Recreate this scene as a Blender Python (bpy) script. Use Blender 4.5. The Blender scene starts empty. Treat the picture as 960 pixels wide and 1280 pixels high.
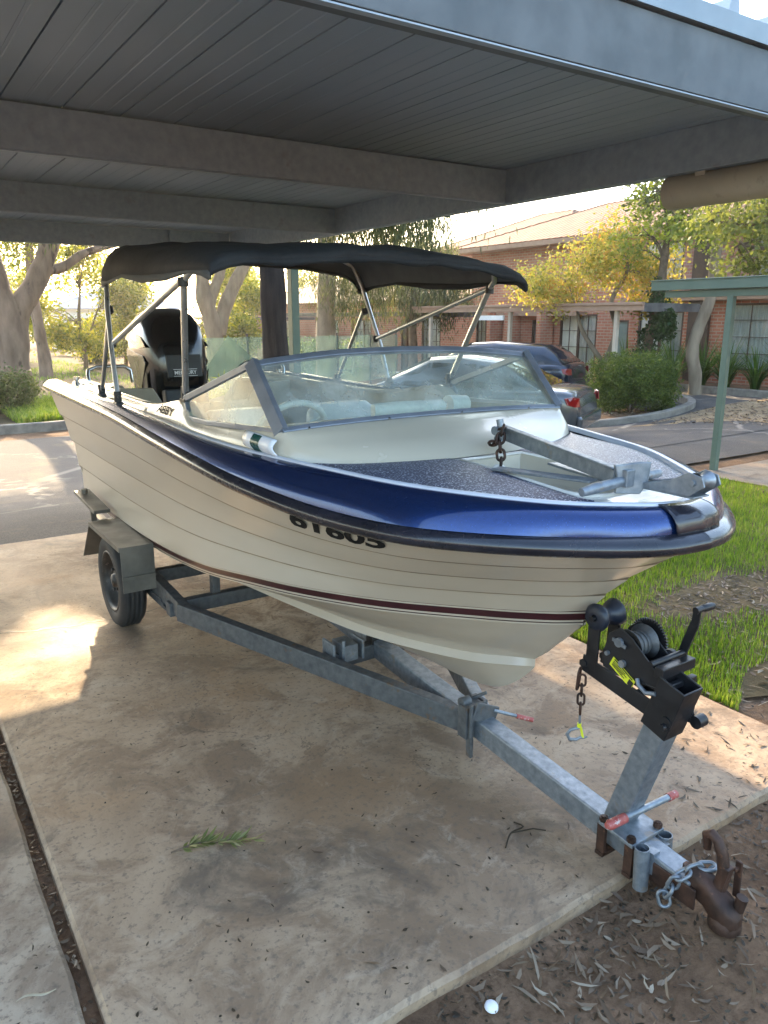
import bpy, bmesh, math, random
import numpy as np
from mathutils import Vector, Matrix

random.seed(7)
rng = np.random.default_rng(7)
R = math.radians
S = bpy.context.scene
COL = S.collection

# ------------------------------------------------------------------ materials
def new_mat(name):
    m = bpy.data.materials.new(name)
    m.use_nodes = True
    nt = m.node_tree
    nt.nodes.clear()
    out = nt.nodes.new('ShaderNodeOutputMaterial')
    return m, nt, out

def N(nt, typ, **kw):
    n = nt.nodes.new(typ)
    for k, v in kw.items():
        if k in n.inputs.keys():
            n.inputs[k].default_value = v
        else:
            setattr(n, k, v)
    return n

def ramp(nt, stops, fac):
    r = nt.nodes.new('ShaderNodeValToRGB')
    e = r.color_ramp.elements
    while len(e) < len(stops):
        e.new(0.5)
    for el, (p, c) in zip(e, stops):
        el.position = p
        el.color = (*c, 1) if len(c) == 3 else c
    nt.links.new(fac, r.inputs[0])
    return r.outputs[0]

def mix(nt, fac, a, b, mode='MIX'):
    m = nt.nodes.new('ShaderNodeMix')
    m.data_type = 'RGBA'
    m.blend_type = mode
    for sock, v in ((m.inputs[0], fac), (m.inputs[6], a), (m.inputs[7], b)):
        if hasattr(v, 'is_linked'):
            nt.links.new(v, sock)
        elif isinstance(v, (int, float)):
            sock.default_value = v
        else:
            sock.default_value = (*v, 1)
    return m.outputs[2]

def coords(nt, scale=(1, 1, 1), kind='Object'):
    tc = nt.nodes.new('ShaderNodeTexCoord')
    mp = nt.nodes.new('ShaderNodeMapping')
    mp.inputs['Scale'].default_value = scale
    nt.links.new(tc.outputs[kind], mp.inputs[0])
    return mp.outputs[0]

def noise(nt, vec, scale, detail=5, rough=.55, dist=0):
    n = nt.nodes.new('ShaderNodeTexNoise')
    n.inputs['Scale'].default_value = scale
    n.inputs['Detail'].default_value = detail
    n.inputs['Roughness'].default_value = rough
    n.inputs['Distortion'].default_value = dist
    nt.links.new(vec, n.inputs['Vector'])
    return n.outputs[0]

def bump(nt, h, strength=.3, dist=.01):
    b = nt.nodes.new('ShaderNodeBump')
    b.inputs['Strength'].default_value = strength
    b.inputs['Distance'].default_value = dist
    nt.links.new(h, b.inputs['Height'])
    return b.outputs[0]

def surf(name, ca, cb, scale=8, rough=.5, rough2=None, metal=0, bmp=0, bdist=.005, coat=0, stretch=(1, 1, 1),
         lo=.35, hi=.65, detail=6, spec=.5, fine=None):
    """General worn surface: two colours through noise, roughness through noise, bump."""
    m, nt, out = new_mat(name)
    v = coords(nt, stretch)
    n = noise(nt, v, scale, detail)
    c = ramp(nt, [(lo, ca), (hi, cb)], n)
    if fine:
        n2 = noise(nt, v, fine[0], 3, .7)
        c = mix(nt, ramp(nt, [(fine[1], (0, 0, 0)), (fine[2], (1, 1, 1))], n2), c, fine[3])
    p = nt.nodes.new('ShaderNodeBsdfPrincipled')
    nt.links.new(c, p.inputs['Base Color'])
    p.inputs['Metallic'].default_value = metal
    p.inputs['Specular IOR Level'].default_value = spec
    p.inputs['Coat Weight'].default_value = coat
    p.inputs['Coat Roughness'].default_value = .06
    if rough2 is None:
        p.inputs['Roughness'].default_value = rough
    else:
        n3 = noise(nt, v, scale * 1.7, 5)
        mr = N(nt, 'ShaderNodeMapRange')
        mr.inputs[1].default_value = .3; mr.inputs[2].default_value = .7
        mr.inputs[3].default_value = rough; mr.inputs[4].default_value = rough2
        nt.links.new(n3, mr.inputs[0]); nt.links.new(mr.outputs[0], p.inputs['Roughness'])
    if bmp:
        nb = noise(nt, v, scale * 4, 5, .65)
        nt.links.new(bump(nt, nb, bmp, bdist), p.inputs['Normal'])
    nt.links.new(p.outputs[0], out.inputs[0])
    return m

def leaf_mat(name, cols, trans=.5, scale=1.3):
    """Leaves: colour differs leaf by leaf and in patches, light passes through them."""
    m, nt, out = new_mat(name)
    g = nt.nodes.new('ShaderNodeNewGeometry')
    v = coords(nt)
    n = noise(nt, v, scale, 3)
    add = N(nt, 'ShaderNodeMath', operation='MULTIPLY_ADD')
    add.inputs[1].default_value = .55
    nt.links.new(g.outputs['Random Per Island'], add.inputs[0])
    sub = N(nt, 'ShaderNodeMath', operation='MULTIPLY_ADD')
    sub.inputs[1].default_value = .9; sub.inputs[2].default_value = -.22
    nt.links.new(n, sub.inputs[0]); nt.links.new(sub.outputs[0], add.inputs[2])
    k = len(cols)
    c = ramp(nt, [(.12 + .76 * i / max(1, k - 1), cc) for i, cc in enumerate(cols)], add.outputs[0])
    d = nt.nodes.new('ShaderNodeBsdfPrincipled')
    d.inputs['Roughness'].default_value = .5
    d.inputs['Specular IOR Level'].default_value = .3
    t = nt.nodes.new('ShaderNodeBsdfTranslucent')
    nt.links.new(c, d.inputs['Base Color'])
    c2 = mix(nt, 1.0, c, (1.6, 1.5, .7), 'MULTIPLY')
    nt.links.new(c2, t.inputs['Color'])
    mx = nt.nodes.new('ShaderNodeMixShader')
    mx.inputs[0].default_value = trans
    nt.links.new(d.outputs[0], mx.inputs[1]); nt.links.new(t.outputs[0], mx.inputs[2])
    nt.links.new(mx.outputs[0], out.inputs[0])
    return m

def glass_mat(name, tint=(.9, .95, .93), refl=1.0, dust=.06):
    m, nt, out = new_mat(name)
    tr = N(nt, 'ShaderNodeBsdfTransparent'); tr.inputs[0].default_value = (*tint, 1)
    gl = N(nt, 'ShaderNodeBsdfGlossy'); gl.inputs['Roughness'].default_value = .015
    lw_ = N(nt, 'ShaderNodeLayerWeight')                       # same from both sides of the sheet
    pw = N(nt, 'ShaderNodeMath', operation='POWER'); pw.inputs[1].default_value = 5
    nt.links.new(lw_.outputs['Facing'], pw.inputs[0])
    mul = N(nt, 'ShaderNodeMath', operation='MULTIPLY_ADD'); mul.inputs[1].default_value = .92; mul.inputs[2].default_value = .04 * refl
    lw_.inputs[0].default_value = .5
    nt.links.new(pw.outputs[0], mul.inputs[0])
    a = nt.nodes.new('ShaderNodeMixShader')
    nt.links.new(mul.outputs[0], a.inputs[0]); nt.links.new(tr.outputs[0], a.inputs[1]); nt.links.new(gl.outputs[0], a.inputs[2])
    df = N(nt, 'ShaderNodeBsdfDiffuse'); df.inputs[0].default_value = (.55, .6, .56, 1)
    v = coords(nt)
    dn = ramp(nt, [(.35, (dust * .4,) * 3), (.7, (dust * 1.8,) * 3)], noise(nt, v, 5, 6, .65))
    b = nt.nodes.new('ShaderNodeMixShader')
    nt.links.new(dn, b.inputs[0]); nt.links.new(a.outputs[0], b.inputs[1]); nt.links.new(df.outputs[0], b.inputs[2])
    nt.links.new(b.outputs[0], out.inputs[0])
    return m

def brick_mat(name, ca, cb, mortar, cell=.235, rowh=.083):
    m, nt, out = new_mat(name)
    tc = nt.nodes.new('ShaderNodeTexCoord')
    sx = nt.nodes.new('ShaderNodeSeparateXYZ'); nt.links.new(tc.outputs['Object'], sx.inputs[0])
    ad = N(nt, 'ShaderNodeMath', operation='ADD')
    nt.links.new(sx.outputs[0], ad.inputs[0]); nt.links.new(sx.outputs[1], ad.inputs[1])
    cb_ = nt.nodes.new('ShaderNodeCombineXYZ')
    nt.links.new(ad.outputs[0], cb_.inputs[0]); nt.links.new(sx.outputs[2], cb_.inputs[1])
    br = nt.nodes.new('ShaderNodeTexBrick')
    br.inputs['Scale'].default_value = 1
    br.inputs['Brick Width'].default_value = cell
    br.inputs['Row Height'].default_value = rowh
    br.inputs['Mortar Size'].default_value = .011
    br.inputs['Mortar Smooth'].default_value = .1
    br.inputs['Color1'].default_value = (*ca, 1); br.inputs['Color2'].default_value = (*cb, 1)
    br.inputs['Mortar'].default_value = (*mortar, 1)
    nt.links.new(cb_.outputs[0], br.inputs['Vector'])
    n = noise(nt, tc.outputs['Object'], 1.1, 4)
    c = mix(nt, .5, br.outputs['Color'], ramp(nt, [(.3, (.55, .5, .5)), (.7, (1.1, 1.1, 1.05))], n), 'MULTIPLY')
    p = N(nt, 'ShaderNodeBsdfPrincipled'); p.inputs['Roughness'].default_value = .85
    nt.links.new(c, p.inputs['Base Color'])
    inv = N(nt, 'ShaderNodeMath', operation='SUBTRACT'); inv.inputs[0].default_value = 1
    nt.links.new(br.outputs['Fac'], inv.inputs[1])
    nt.links.new(bump(nt, inv.outputs[0], .5, .01), p.inputs['Normal'])
    nt.links.new(p.outputs[0], out.inputs[0])
    return m

def tile_mat(name, ca, cb):
    m, nt, out = new_mat(name)
    v = coords(nt)
    w = nt.nodes.new('ShaderNodeTexWave'); w.inputs['Scale'].default_value = 1.0
    w.bands_direction = 'Y'; w.inputs['Scale'].default_value = 1.3
    nt.links.new(v, w.inputs['Vector'])
    w2 = nt.nodes.new('ShaderNodeTexWave'); w2.bands_direction = 'X'; w2.wave_profile = 'SAW'
    w2.inputs['Scale'].default_value = 1.0
    nt.links.new(v, w2.inputs['Vector'])
    n = noise(nt, v, 3, 6, .6)
    c = ramp(nt, [(.3, ca), (.7, cb)], n)
    c = mix(nt, .35, c, w2.outputs[0], 'MULTIPLY')
    p = N(nt, 'ShaderNodeBsdfPrincipled'); p.inputs['Roughness'].default_value = .8
    nt.links.new(c, p.inputs['Base Color'])
    ad = N(nt, 'ShaderNodeMath', operation='ADD')
    nt.links.new(w.outputs[0], ad.inputs[0]); nt.links.new(w2.outputs[0], ad.inputs[1])
    nt.links.new(bump(nt, ad.outputs[0], .7, .04), p.inputs['Normal'])
    nt.links.new(p.outputs[0], out.inputs[0])
    return m

M = {}
def concrete_mat(name, base, stain, light):
    m, nt, out = new_mat(name)
    v = coords(nt)
    big = noise(nt, v, .8, 5, .6, .4)
    mid = noise(nt, v, 3.2, 8, .68, .7)
    fin = noise(nt, v, 45, 4, .7)
    c = ramp(nt, [(.33, stain), (.5, base), (.68, light)], big)
    c = mix(nt, ramp(nt, [(.46, (0, 0, 0)), (.58, (.85, .85, .85))], mid), c, stain)
    dark = noise(nt, v, 1.7, 6, .7, 1.2)
    c = mix(nt, ramp(nt, [(.53, (0, 0, 0)), (.66, (.75, .75, .75))], dark), c, (.09, .066, .048))
    rust = noise(nt, v, 1.1, 4, .6, .5)
    c = mix(nt, ramp(nt, [(.52, (0, 0, 0)), (.68, (.6, .6, .6))], rust), c, (.34, .205, .105))
    pale = noise(nt, v, 7, 7, .72, 1)
    c = mix(nt, ramp(nt, [(.54, (0, 0, 0)), (.68, (.4, .4, .4))], pale), c, light)
    c = mix(nt, ramp(nt, [(.34, (.7, .7, .7)), (.47, (0, 0, 0))], fin), c, (.13, .1, .075))
    sp = nt.nodes.new('ShaderNodeTexVoronoi'); sp.inputs['Scale'].default_value = 26
    nt.links.new(v, sp.inputs['Vector'])
    c = mix(nt, ramp(nt, [(.05, (.55, .55, .55)), (.13, (0, 0, 0))], sp.outputs['Distance']), c, (.08, .06, .045))
    ck_ = nt.nodes.new('ShaderNodeTexVoronoi'); ck_.feature = 'DISTANCE_TO_EDGE'; ck_.inputs['Scale'].default_value = .55
    wv = N(nt, 'ShaderNodeVectorMath', operation='MULTIPLY_ADD'); wv.inputs[1].default_value = (.8, .8, 0)
    cx_ = nt.nodes.new('ShaderNodeCombineXYZ'); nt.links.new(mid, cx_.inputs[0]); nt.links.new(big, cx_.inputs[1])
    nt.links.new(cx_.outputs[0], wv.inputs[0]); nt.links.new(v, wv.inputs[2]); nt.links.new(wv.outputs[0], ck_.inputs['Vector'])
    cm_ = mix(nt, 1, ramp(nt, [(.0015, (.7,) * 3), (.004, (0, 0, 0))], ck_.outputs['Distance']), ramp(nt, [(.48, (0, 0, 0)), (.58, (1, 1, 1))], rust), 'MULTIPLY')
    c = mix(nt, cm_, c, (.05, .038, .028))
    p = N(nt, 'ShaderNodeBsdfPrincipled')
    nt.links.new(c, p.inputs['Base Color'])
    r = ramp(nt, [(.35, (.55,) * 3), (.65, (.88,) * 3)], big)
    nt.links.new(r, p.inputs['Roughness'])
    mm = N(nt, 'ShaderNodeMath', operation='ADD')
    nt.links.new(fin, mm.inputs[0]); nt.links.new(mid, mm.inputs[1])
    nt.links.new(bump(nt, mm.outputs[0], .35, .006), p.inputs['Normal'])
    nt.links.new(p.outputs[0], out.inputs[0])
    return m

def ground_mat(name, cols, scale=2.0, spot=None, b=.6):
    m, nt, out = new_mat(name)
    v = coords(nt)
    n1 = noise(nt, v, scale, 8, .65, .3)
    c = ramp(nt, [(.3, cols[0]), (.5, cols[1]), (.7, cols[2])], n1)
    n2 = noise(nt, v, scale * 16, 5, .7)
    c = mix(nt, ramp(nt, [(.35, (.7, .7, .7)), (.55, (0, 0, 0))], n2), c, cols[0])
    if spot:
        vo = nt.nodes.new('ShaderNodeTexVoronoi'); vo.inputs['Scale'].default_value = spot[0]
        nt.links.new(v, vo.inputs['Vector'])
        c = mix(nt, ramp(nt, [(.1, (1, 1, 1)), (.3, (0, 0, 0))], vo.outputs['Distance']), c, spot[1])
    p = N(nt, 'ShaderNodeBsdfPrincipled'); p.inputs['Roughness'].default_value = .95
    p.inputs['Specular IOR Level'].default_value = .15
    nt.links.new(c, p.inputs['Base Color'])
    n3 = noise(nt, v, scale * 9, 8, .75)
    nt.links.new(bump(nt, n3, b, .04), p.inputs['Normal'])
    nt.links.new(p.outputs[0], out.inputs[0])
    return m

def asphalt_mat(name):
    m, nt, out = new_mat(name)
    v = coords(nt)
    n1 = noise(nt, v, .7, 6, .6)
    c = ramp(nt, [(.3, (.05, .047, .046)), (.7, (.09, .084, .078))], n1)
    vo = nt.nodes.new('ShaderNodeTexVoronoi'); vo.inputs['Scale'].default_value = 70
    nt.links.new(v, vo.inputs['Vector'])
    c = mix(nt, .55, c, ramp(nt, [(.1, (.45, .45, .45)), (.7, (1.6, 1.5, 1.4))], vo.outputs['Distance']), 'MULTIPLY')
    # pale patched cracks wandering over the surface
    cr = nt.nodes.new('ShaderNodeTexVoronoi'); cr.feature = 'DISTANCE_TO_EDGE'; cr.inputs['Scale'].default_value = .45
    dv = noise(nt, v, 2.5, 4)
    mp = N(nt, 'ShaderNodeVectorMath', operation='MULTIPLY_ADD')
    mp.inputs[1].default_value = (.9, .9, 0); nt.links.new(v, mp.inputs[2])
    cbx = nt.nodes.new('ShaderNodeCombineXYZ'); nt.links.new(dv, cbx.inputs[0]); nt.links.new(dv, cbx.inputs[1])
    nt.links.new(cbx.outputs[0], mp.inputs[0]); nt.links.new(mp.outputs[0], cr.inputs['Vector'])
    msk = noise(nt, v, .9, 2)
    f = ramp(nt, [(.008, (.75,) * 3), (.024, (0, 0, 0))], cr.outputs['Distance'])
    f = mix(nt, 1, f, ramp(nt, [(.4, (0, 0, 0)), (.55, (1, 1, 1))], msk), 'MULTIPLY')
    c = mix(nt, f, c, (.3, .265, .22))
    lit = noise(nt, v, 1.3, 7, .7)
    c = mix(nt, ramp(nt, [(.55, (0, 0, 0)), (.75, (.6,) * 3)], lit), c, (.22, .165, .1))
    p = N(nt, 'ShaderNodeBsdfPrincipled'); p.inputs['Roughness'].default_value = .9
    nt.links.new(c, p.inputs['Base Color'])
    nt.links.new(bump(nt, vo.outputs['Distance'], .4, .008), p.inputs['Normal'])
    nt.links.new(p.outputs[0], out.inputs[0])
    return m

def speckle_mat(name):
    """Non-skid deck paint: navy with pale speckles."""
    m, nt, out = new_mat(name)
    v = coords(nt)
    n1 = noise(nt, v, 160, 2, .6)
    n2 = noise(nt, v, 3, 3)
    th = ramp(nt, [(.55, (0, 0, 0)), (.64, (1, 1, 1))], n1)
    c = mix(nt, th, (.008, .015, .055), (.5, .53, .6))
    c = mix(nt, ramp(nt, [(.55, (0, 0, 0)), (.75, (.2,) * 3)], n2), c, (.42, .43, .46))
    p = N(nt, 'ShaderNodeBsdfPrincipled'); p.inputs['Roughness'].default_value = .42
    nt.links.new(c, p.inputs['Base Color'])
    nt.links.new(bump(nt, n1, .5, .003), p.inputs['Normal'])
    nt.links.new(p.outputs[0], out.inputs[0])
    return m

M['concrete'] = concrete_mat('stained_concrete', (.385, .278, .18), (.20, .13, .078), (.475, .38, .275))
M['concrete2'] = concrete_mat('grey_concrete', (.36, .28, .195), (.215, .155, .105), (.46, .385, .295))
M['path'] = concrete_mat('path_concrete', (.26, .22, .175), (.2, .165, .13), (.34, .30, .25))
M['kerb'] = surf('kerb_concrete', (.17, .15, .125), (.28, .25, .21), 6, .9, bmp=.4)
M['dirt'] = ground_mat('bare_dirt', [(.11, .066, .04), (.21, .13, .078), (.33, .21, .13)], 2.6)
M['lawn'] = ground_mat('lawn_soil', [(.07, .055, .03), (.13, .10, .055), (.22, .16, .09)], 1.6)
M['asphalt'] = asphalt_mat('old_asphalt')
M['gravel'] = ground_mat('leafy_gravel', [(.2, .14, .08), (.38, .28, .17), (.5, .38, .24)], 3)
M['gel'] = surf('cream_gelcoat', (.48, .425, .32), (.53, .47, .365), 1.5, .2, .3, coat=.35)
M['hull'] = surf('weathered_hull_gelcoat', (.43, .365, .275), (.51, .445, .35), 1.6, .3, coat=.25, stretch=(1, .4, 1.6))
M['gelw'] = surf('white_gelcoat', (.64, .61, .54), (.70, .67, .6), 2, .22, .34, coat=.3)
M['lap'] = surf('dark_lap_line', (.09, .065, .04), (.16, .115, .075), 6, .5)  # dark brown of the narrow ledge below each strake lip
M['navy'] = surf('navy_gloss_paint', (.009, .032, .125), (.013, .043, .16), 120, .2, .28, metal=.75, coat=.9)
M['rubber'] = surf('black_vinyl_rail', (.008, .009, .014), (.018, .018, .026), 8, .16, .32, coat=.4)
M['whiteline'] = surf('white_trim', (.48, .50, .55), (.56, .58, .63), 5, .3)
M['lap_shade'] = surf('painted_lap_shadow', (.20, .155, .10), (.30, .24, .165), 9, .5)  # shadow line of the laps, painted as a brown strip
M['maroon'] = surf('maroon_stripe', (.035, .008, .01), (.05, .012, .014), 8, .3)
M['pinline'] = surf('dark_pin_line', (.03, .012, .012), (.04, .02, .02), 8, .4)
M['black'] = surf('black_paint', (.006, .006, .007), (.016, .016, .018), 12, .28, .5, bmp=.06)
M['blackp'] = surf('black_plastic', (.01, .01, .011), (.02, .02, .021), 20, .45)
M['vinyl'] = surf('matt_black_vinyl', (.006, .006, .007), (.012, .012, .012), 20, .75, spec=.2)
M['cowl'] = surf('cowl_black_gloss', (.006, .006, .007), (.01, .01, .011), 5, .12, .25, coat=.6)
M['cowlgrey'] = surf('cowl_grey_panel', (.025, .026, .028), (.06, .062, .065), 4, .2, .35, metal=.5)
M['silver'] = surf('silver_letter', (.6, .6, .6), (.7, .7, .7), 5, .35)
M['galv'] = surf('galvanised_steel', (.185, .21, .235), (.31, .34, .365), 38, .38, .58, metal=.7, bmp=.10, fine=(13, .62, .70, (.27, .25, .225)), lo=.3, hi=.7)
M['galvd'] = surf('weathered_steel', (.085, .09, .095), (.145, .15, .15), 30, .45, .7, metal=.55, bmp=.12, fine=(12, .62, .70, (.15, .105, .07)), lo=.3, hi=.7)
M['guard'] = surf('dull_mudguard_steel', (.10, .095, .08), (.17, .16, .135), 6, .4, .6, metal=.5, bmp=.08)
M['alu'] = surf('aluminium_tube', (.5, .5, .49), (.62, .62, .6), 12, .25, .4, metal=.9)
M['frame'] = surf('blue_grey_anodised', (.19, .215, .255), (.26, .285, .33), 10, .32, .45, metal=.6)
M['rust'] = surf('rusty_steel', (.03, .017, .012), (.085, .042, .027), 16, .42, .7, metal=.4, bmp=.3, fine=(34, .62, .74, (.16, .075, .04)))
M['red'] = surf('worn_red_grip', (.32, .05, .04), (.42, .12, .1), 30, .5, fine=(60, .58, .66, (.5, .42, .38)))
M['yellow'] = surf('yellow_label', (.62, .66, .02), (.72, .74, .04), 8, .4)
M['rimdark'] = surf('dirty_black_rim', (.018, .017, .016), (.05, .047, .042), 14, .4, .6, metal=.3, fine=(30, .6, .7, (.12, .1, .08)))
M['tyre'] = surf('tyre_rubber', (.012, .012, .012), (.028, .027, .025), 10, .75, bmp=.2)
M['canvas'] = surf('black_canvas', (.012, .015, .02), (.03, .036, .043), 4, .75, .9, bmp=.5, bdist=.012, stretch=(1, .5, 1), lo=.3, hi=.7)
M['underside'] = surf('grey_canvas_underside', (.09, .10, .105), (.13, .14, .145), 5, .85)  # paler grey for the inner face of the canopy sheet
M['liner'] = surf('beige_liner', (.30, .255, .18), (.36, .31, .23), 4, .45, .6)
M['seat'] = surf('white_vinyl', (.6, .6, .57), (.68, .68, .64), 6, .45)
M['teal'] = surf('dark_teal', (.0, .05, .045), (.0, .07, .06), 6, .25)
M['glass'] = glass_mat('boat_glass', (.82, .92, .88), 2.4, .26)
M['wglass'] = glass_mat('window_glass', (.86, .9, .88), 1.8, .05)
M['carglass'] = glass_mat('car_glass', (.12, .15, .16), 2.5, .02)
M['steelroof'] = surf('grey_steel_sheet', (.27, .335, .40), (.33, .395, .46), 3, .42, .6, metal=.15, bmp=.02, stretch=(1, .12, 1), lo=.25, hi=.75)
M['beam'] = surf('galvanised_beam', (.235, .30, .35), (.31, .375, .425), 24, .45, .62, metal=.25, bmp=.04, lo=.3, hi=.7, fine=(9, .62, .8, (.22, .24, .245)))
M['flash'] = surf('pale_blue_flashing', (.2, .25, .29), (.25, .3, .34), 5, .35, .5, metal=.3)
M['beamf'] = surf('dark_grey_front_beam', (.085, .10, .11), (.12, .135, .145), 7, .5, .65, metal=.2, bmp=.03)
M['greenpost'] = surf('grey_green_post', (.10, .15, .11), (.13, .18, .13), 8, .5)
M['greenroof'] = surf('green_painted_steel', (.085, .13, .098), (.105, .15, .115), 5, .45, .6)
M['beige'] = surf('beige_pvc', (.34, .32, .25), (.42, .39, .3), 5, .5, fine=(12, .6, .75, (.24, .22, .17)))
M['brick'] = brick_mat('red_brick', (.41, .135, .075), (.48, .19, .11), (.44, .33, .25))
M['brickp'] = brick_mat('salmon_brick', (.46, .175, .105), (.52, .235, .15), (.48, .37, .28))
M['brickk'] = brick_mat('pinkish_brick', (.42, .2, .17), (.48, .26, .22), (.46, .37, .33))
M['tile'] = tile_mat('terracotta_tile', (.15, .06, .03), (.25, .11, .055))
M['tiled'] = tile_mat('pale_tile', (.2, .12, .075), (.3, .2, .13))
M['fascia'] = surf('brown_fascia', (.30, .19, .13), (.36, .235, .165), 5, .6)
M['darkroof'] = surf('dark_grey_roof', (.07, .07, .07), (.14, .135, .13), 4, .6)
M['pale'] = surf('pale_fascia', (.45, .38, .3), (.55, .48, .38), 4, .6)
M['wframe'] = surf('dark_brown_window_frame', (.05, .028, .02), (.08, .045, .03), 6, .5)
M['curtain'] = surf('white_curtain', (.74, .73, .67), (.88, .87, .82), 9, .9, stretch=(1, 8, .3))
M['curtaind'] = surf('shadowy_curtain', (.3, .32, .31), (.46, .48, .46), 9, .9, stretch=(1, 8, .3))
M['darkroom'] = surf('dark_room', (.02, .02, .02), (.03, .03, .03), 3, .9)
M['doorgreen'] = surf('grey_green_door', (.15, .21, .19), (.2, .26, .235), 4, .5)
M['doordark'] = surf('dark_door', (.05, .05, .045), (.08, .075, .065), 4, .5)
M['white'] = surf('white_paint', (.7, .72, .74), (.8, .8, .8), 5, .4)
M['bark'] = surf('gum_bark', (.10, .068, .05), (.26, .185, .14), 3, .9, bmp=.6, bdist=.03, stretch=(1, 1, .3), fine=(5, .6, .68, (.06, .04, .03)))
M['barkd'] = surf('dark_bark', (.016, .011, .009), (.045, .032, .025), 14, .95, bmp=.9, bdist=.03, stretch=(1, 1, .12))
M['barkp'] = surf('pale_bark', (.17, .13, .09), (.28, .225, .16), 5, .9, bmp=.4, bdist=.02, stretch=(1, 1, .3))
M['wood'] = surf('branch_wood', (.08, .055, .035), (.16, .115, .075), 8, .9)
M['lf_back'] = leaf_mat('leaf_backlit_yellow_green', [(.05, .08, .01), (.13, .17, .02), (.26, .27, .03), (.34, .31, .05)], .55)
M['lf_gum'] = leaf_mat('leaf_gum_grey_green', [(.03, .045, .018), (.07, .09, .035), (.14, .15, .06)], .4)
M['lf_droop'] = leaf_mat('leaf_drooping_olive', [(.03, .042, .022), (.065, .082, .042), (.12, .135, .065), (.2, .2, .09)], .35)
M['lf_autumn'] = leaf_mat('leaf_autumn', [(.14, .17, .04), (.28, .29, .07), (.42, .38, .10), (.46, .36, .10), (.5, .18, .05)], .5, .9)
M['lf_bright'] = leaf_mat('leaf_bright_green', [(.09, .14, .025), (.2, .27, .05), (.34, .38, .08)], .5)
M['lf_side'] = leaf_mat('leaf_olive_side', [(.07, .10, .025), (.15, .18, .05), (.28, .3, .11)], .5)
M['lf_ivy'] = leaf_mat('leaf_ivy', [(.012, .03, .008), (.03, .065, .015), (.06, .1, .025)], .25)
M['lf_bush'] = leaf_mat('leaf_bush', [(.035, .06, .015), (.085, .13, .028), (.18, .23, .05)], .4, 2.5)
M['lf_clip'] = leaf_mat('leaf_clipped', [(.03, .05, .018), (.07, .1, .03), (.12, .15, .05)], .35)
M['lf_strap'] = leaf_mat('leaf_strap', [(.03, .07, .015), (.06, .13, .025), (.12, .2, .05)], .35)
M['grass'] = leaf_mat('grass_blades', [(.05, .10, .012), (.11, .2, .02), (.19, .29, .035), (.32, .34, .10)], .4, 1.6)
M['litter'] = leaf_mat('dry_leaves', [(.055, .035, .022), (.10, .066, .042), (.16, .11, .07), (.23, .17, .115), (.38, .32, .24)], .1, 3)
M['debris'] = leaf_mat('dark_debris', [(.02, .015, .01), (.05, .035, .02), (.1, .075, .045)], .05, 3)
M['sprig'] = leaf_mat('sprig_leaves', [(.08, .1, .03), (.16, .18, .06), (.34, .35, .2)], .3, 3)
M['mesh'] = None
M['carblue'] = surf('dark_blue_car_paint', (.005, .016, .035), (.006, .02, .042), 10, .2, coat=1, metal=.3)
M['cargrey'] = surf('grey_car_paint', (.075, .08, .085), (.09, .095, .10), 10, .22, coat=1, metal=.4)
M['carsilver'] = surf('silver_car_paint', (.35, .36, .37), (.4, .41, .42), 10, .22, coat=1, metal=.5)
M['lamp'] = surf('red_tail_lamp', (.2, .008, .008), (.28, .012, .01), 8, .1, coat=1)
M['chrome'] = surf('dull_chrome', (.45, .45, .45), (.6, .6, .6), 8, .12, .25, metal=1)

def shade_mesh():
    m, nt, out = new_mat('green_shade_cloth')
    d = N(nt, 'ShaderNodeBsdfPrincipled'); d.inputs['Roughness'].default_value = .8
    v = coords(nt)
    c = ramp(nt, [(.3, (.07, .11, .09)), (.7, (.12, .18, .145))], noise(nt, v, 2, 5))
    nt.links.new(c, d.inputs['Base Color'])
    t = N(nt, 'ShaderNodeBsdfTranslucent'); t.inputs[0].default_value = (.2, .31, .25, 1)
    tr = N(nt, 'ShaderNodeBsdfTransparent')
    a = N(nt, 'ShaderNodeMixShader'); a.inputs[0].default_value = .5
    nt.links.new(d.outputs[0], a.inputs[1]); nt.links.new(t.outputs[0], a.inputs[2])
    b = N(nt, 'ShaderNodeMixShader'); b.inputs[0].default_value = .42
    nt.links.new(a.outputs[0], b.inputs[1]); nt.links.new(tr.outputs[0], b.inputs[2])
    nt.links.new(b.outputs[0], out.inputs[0])
    return m
M['mesh'] = shade_mesh()

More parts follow.
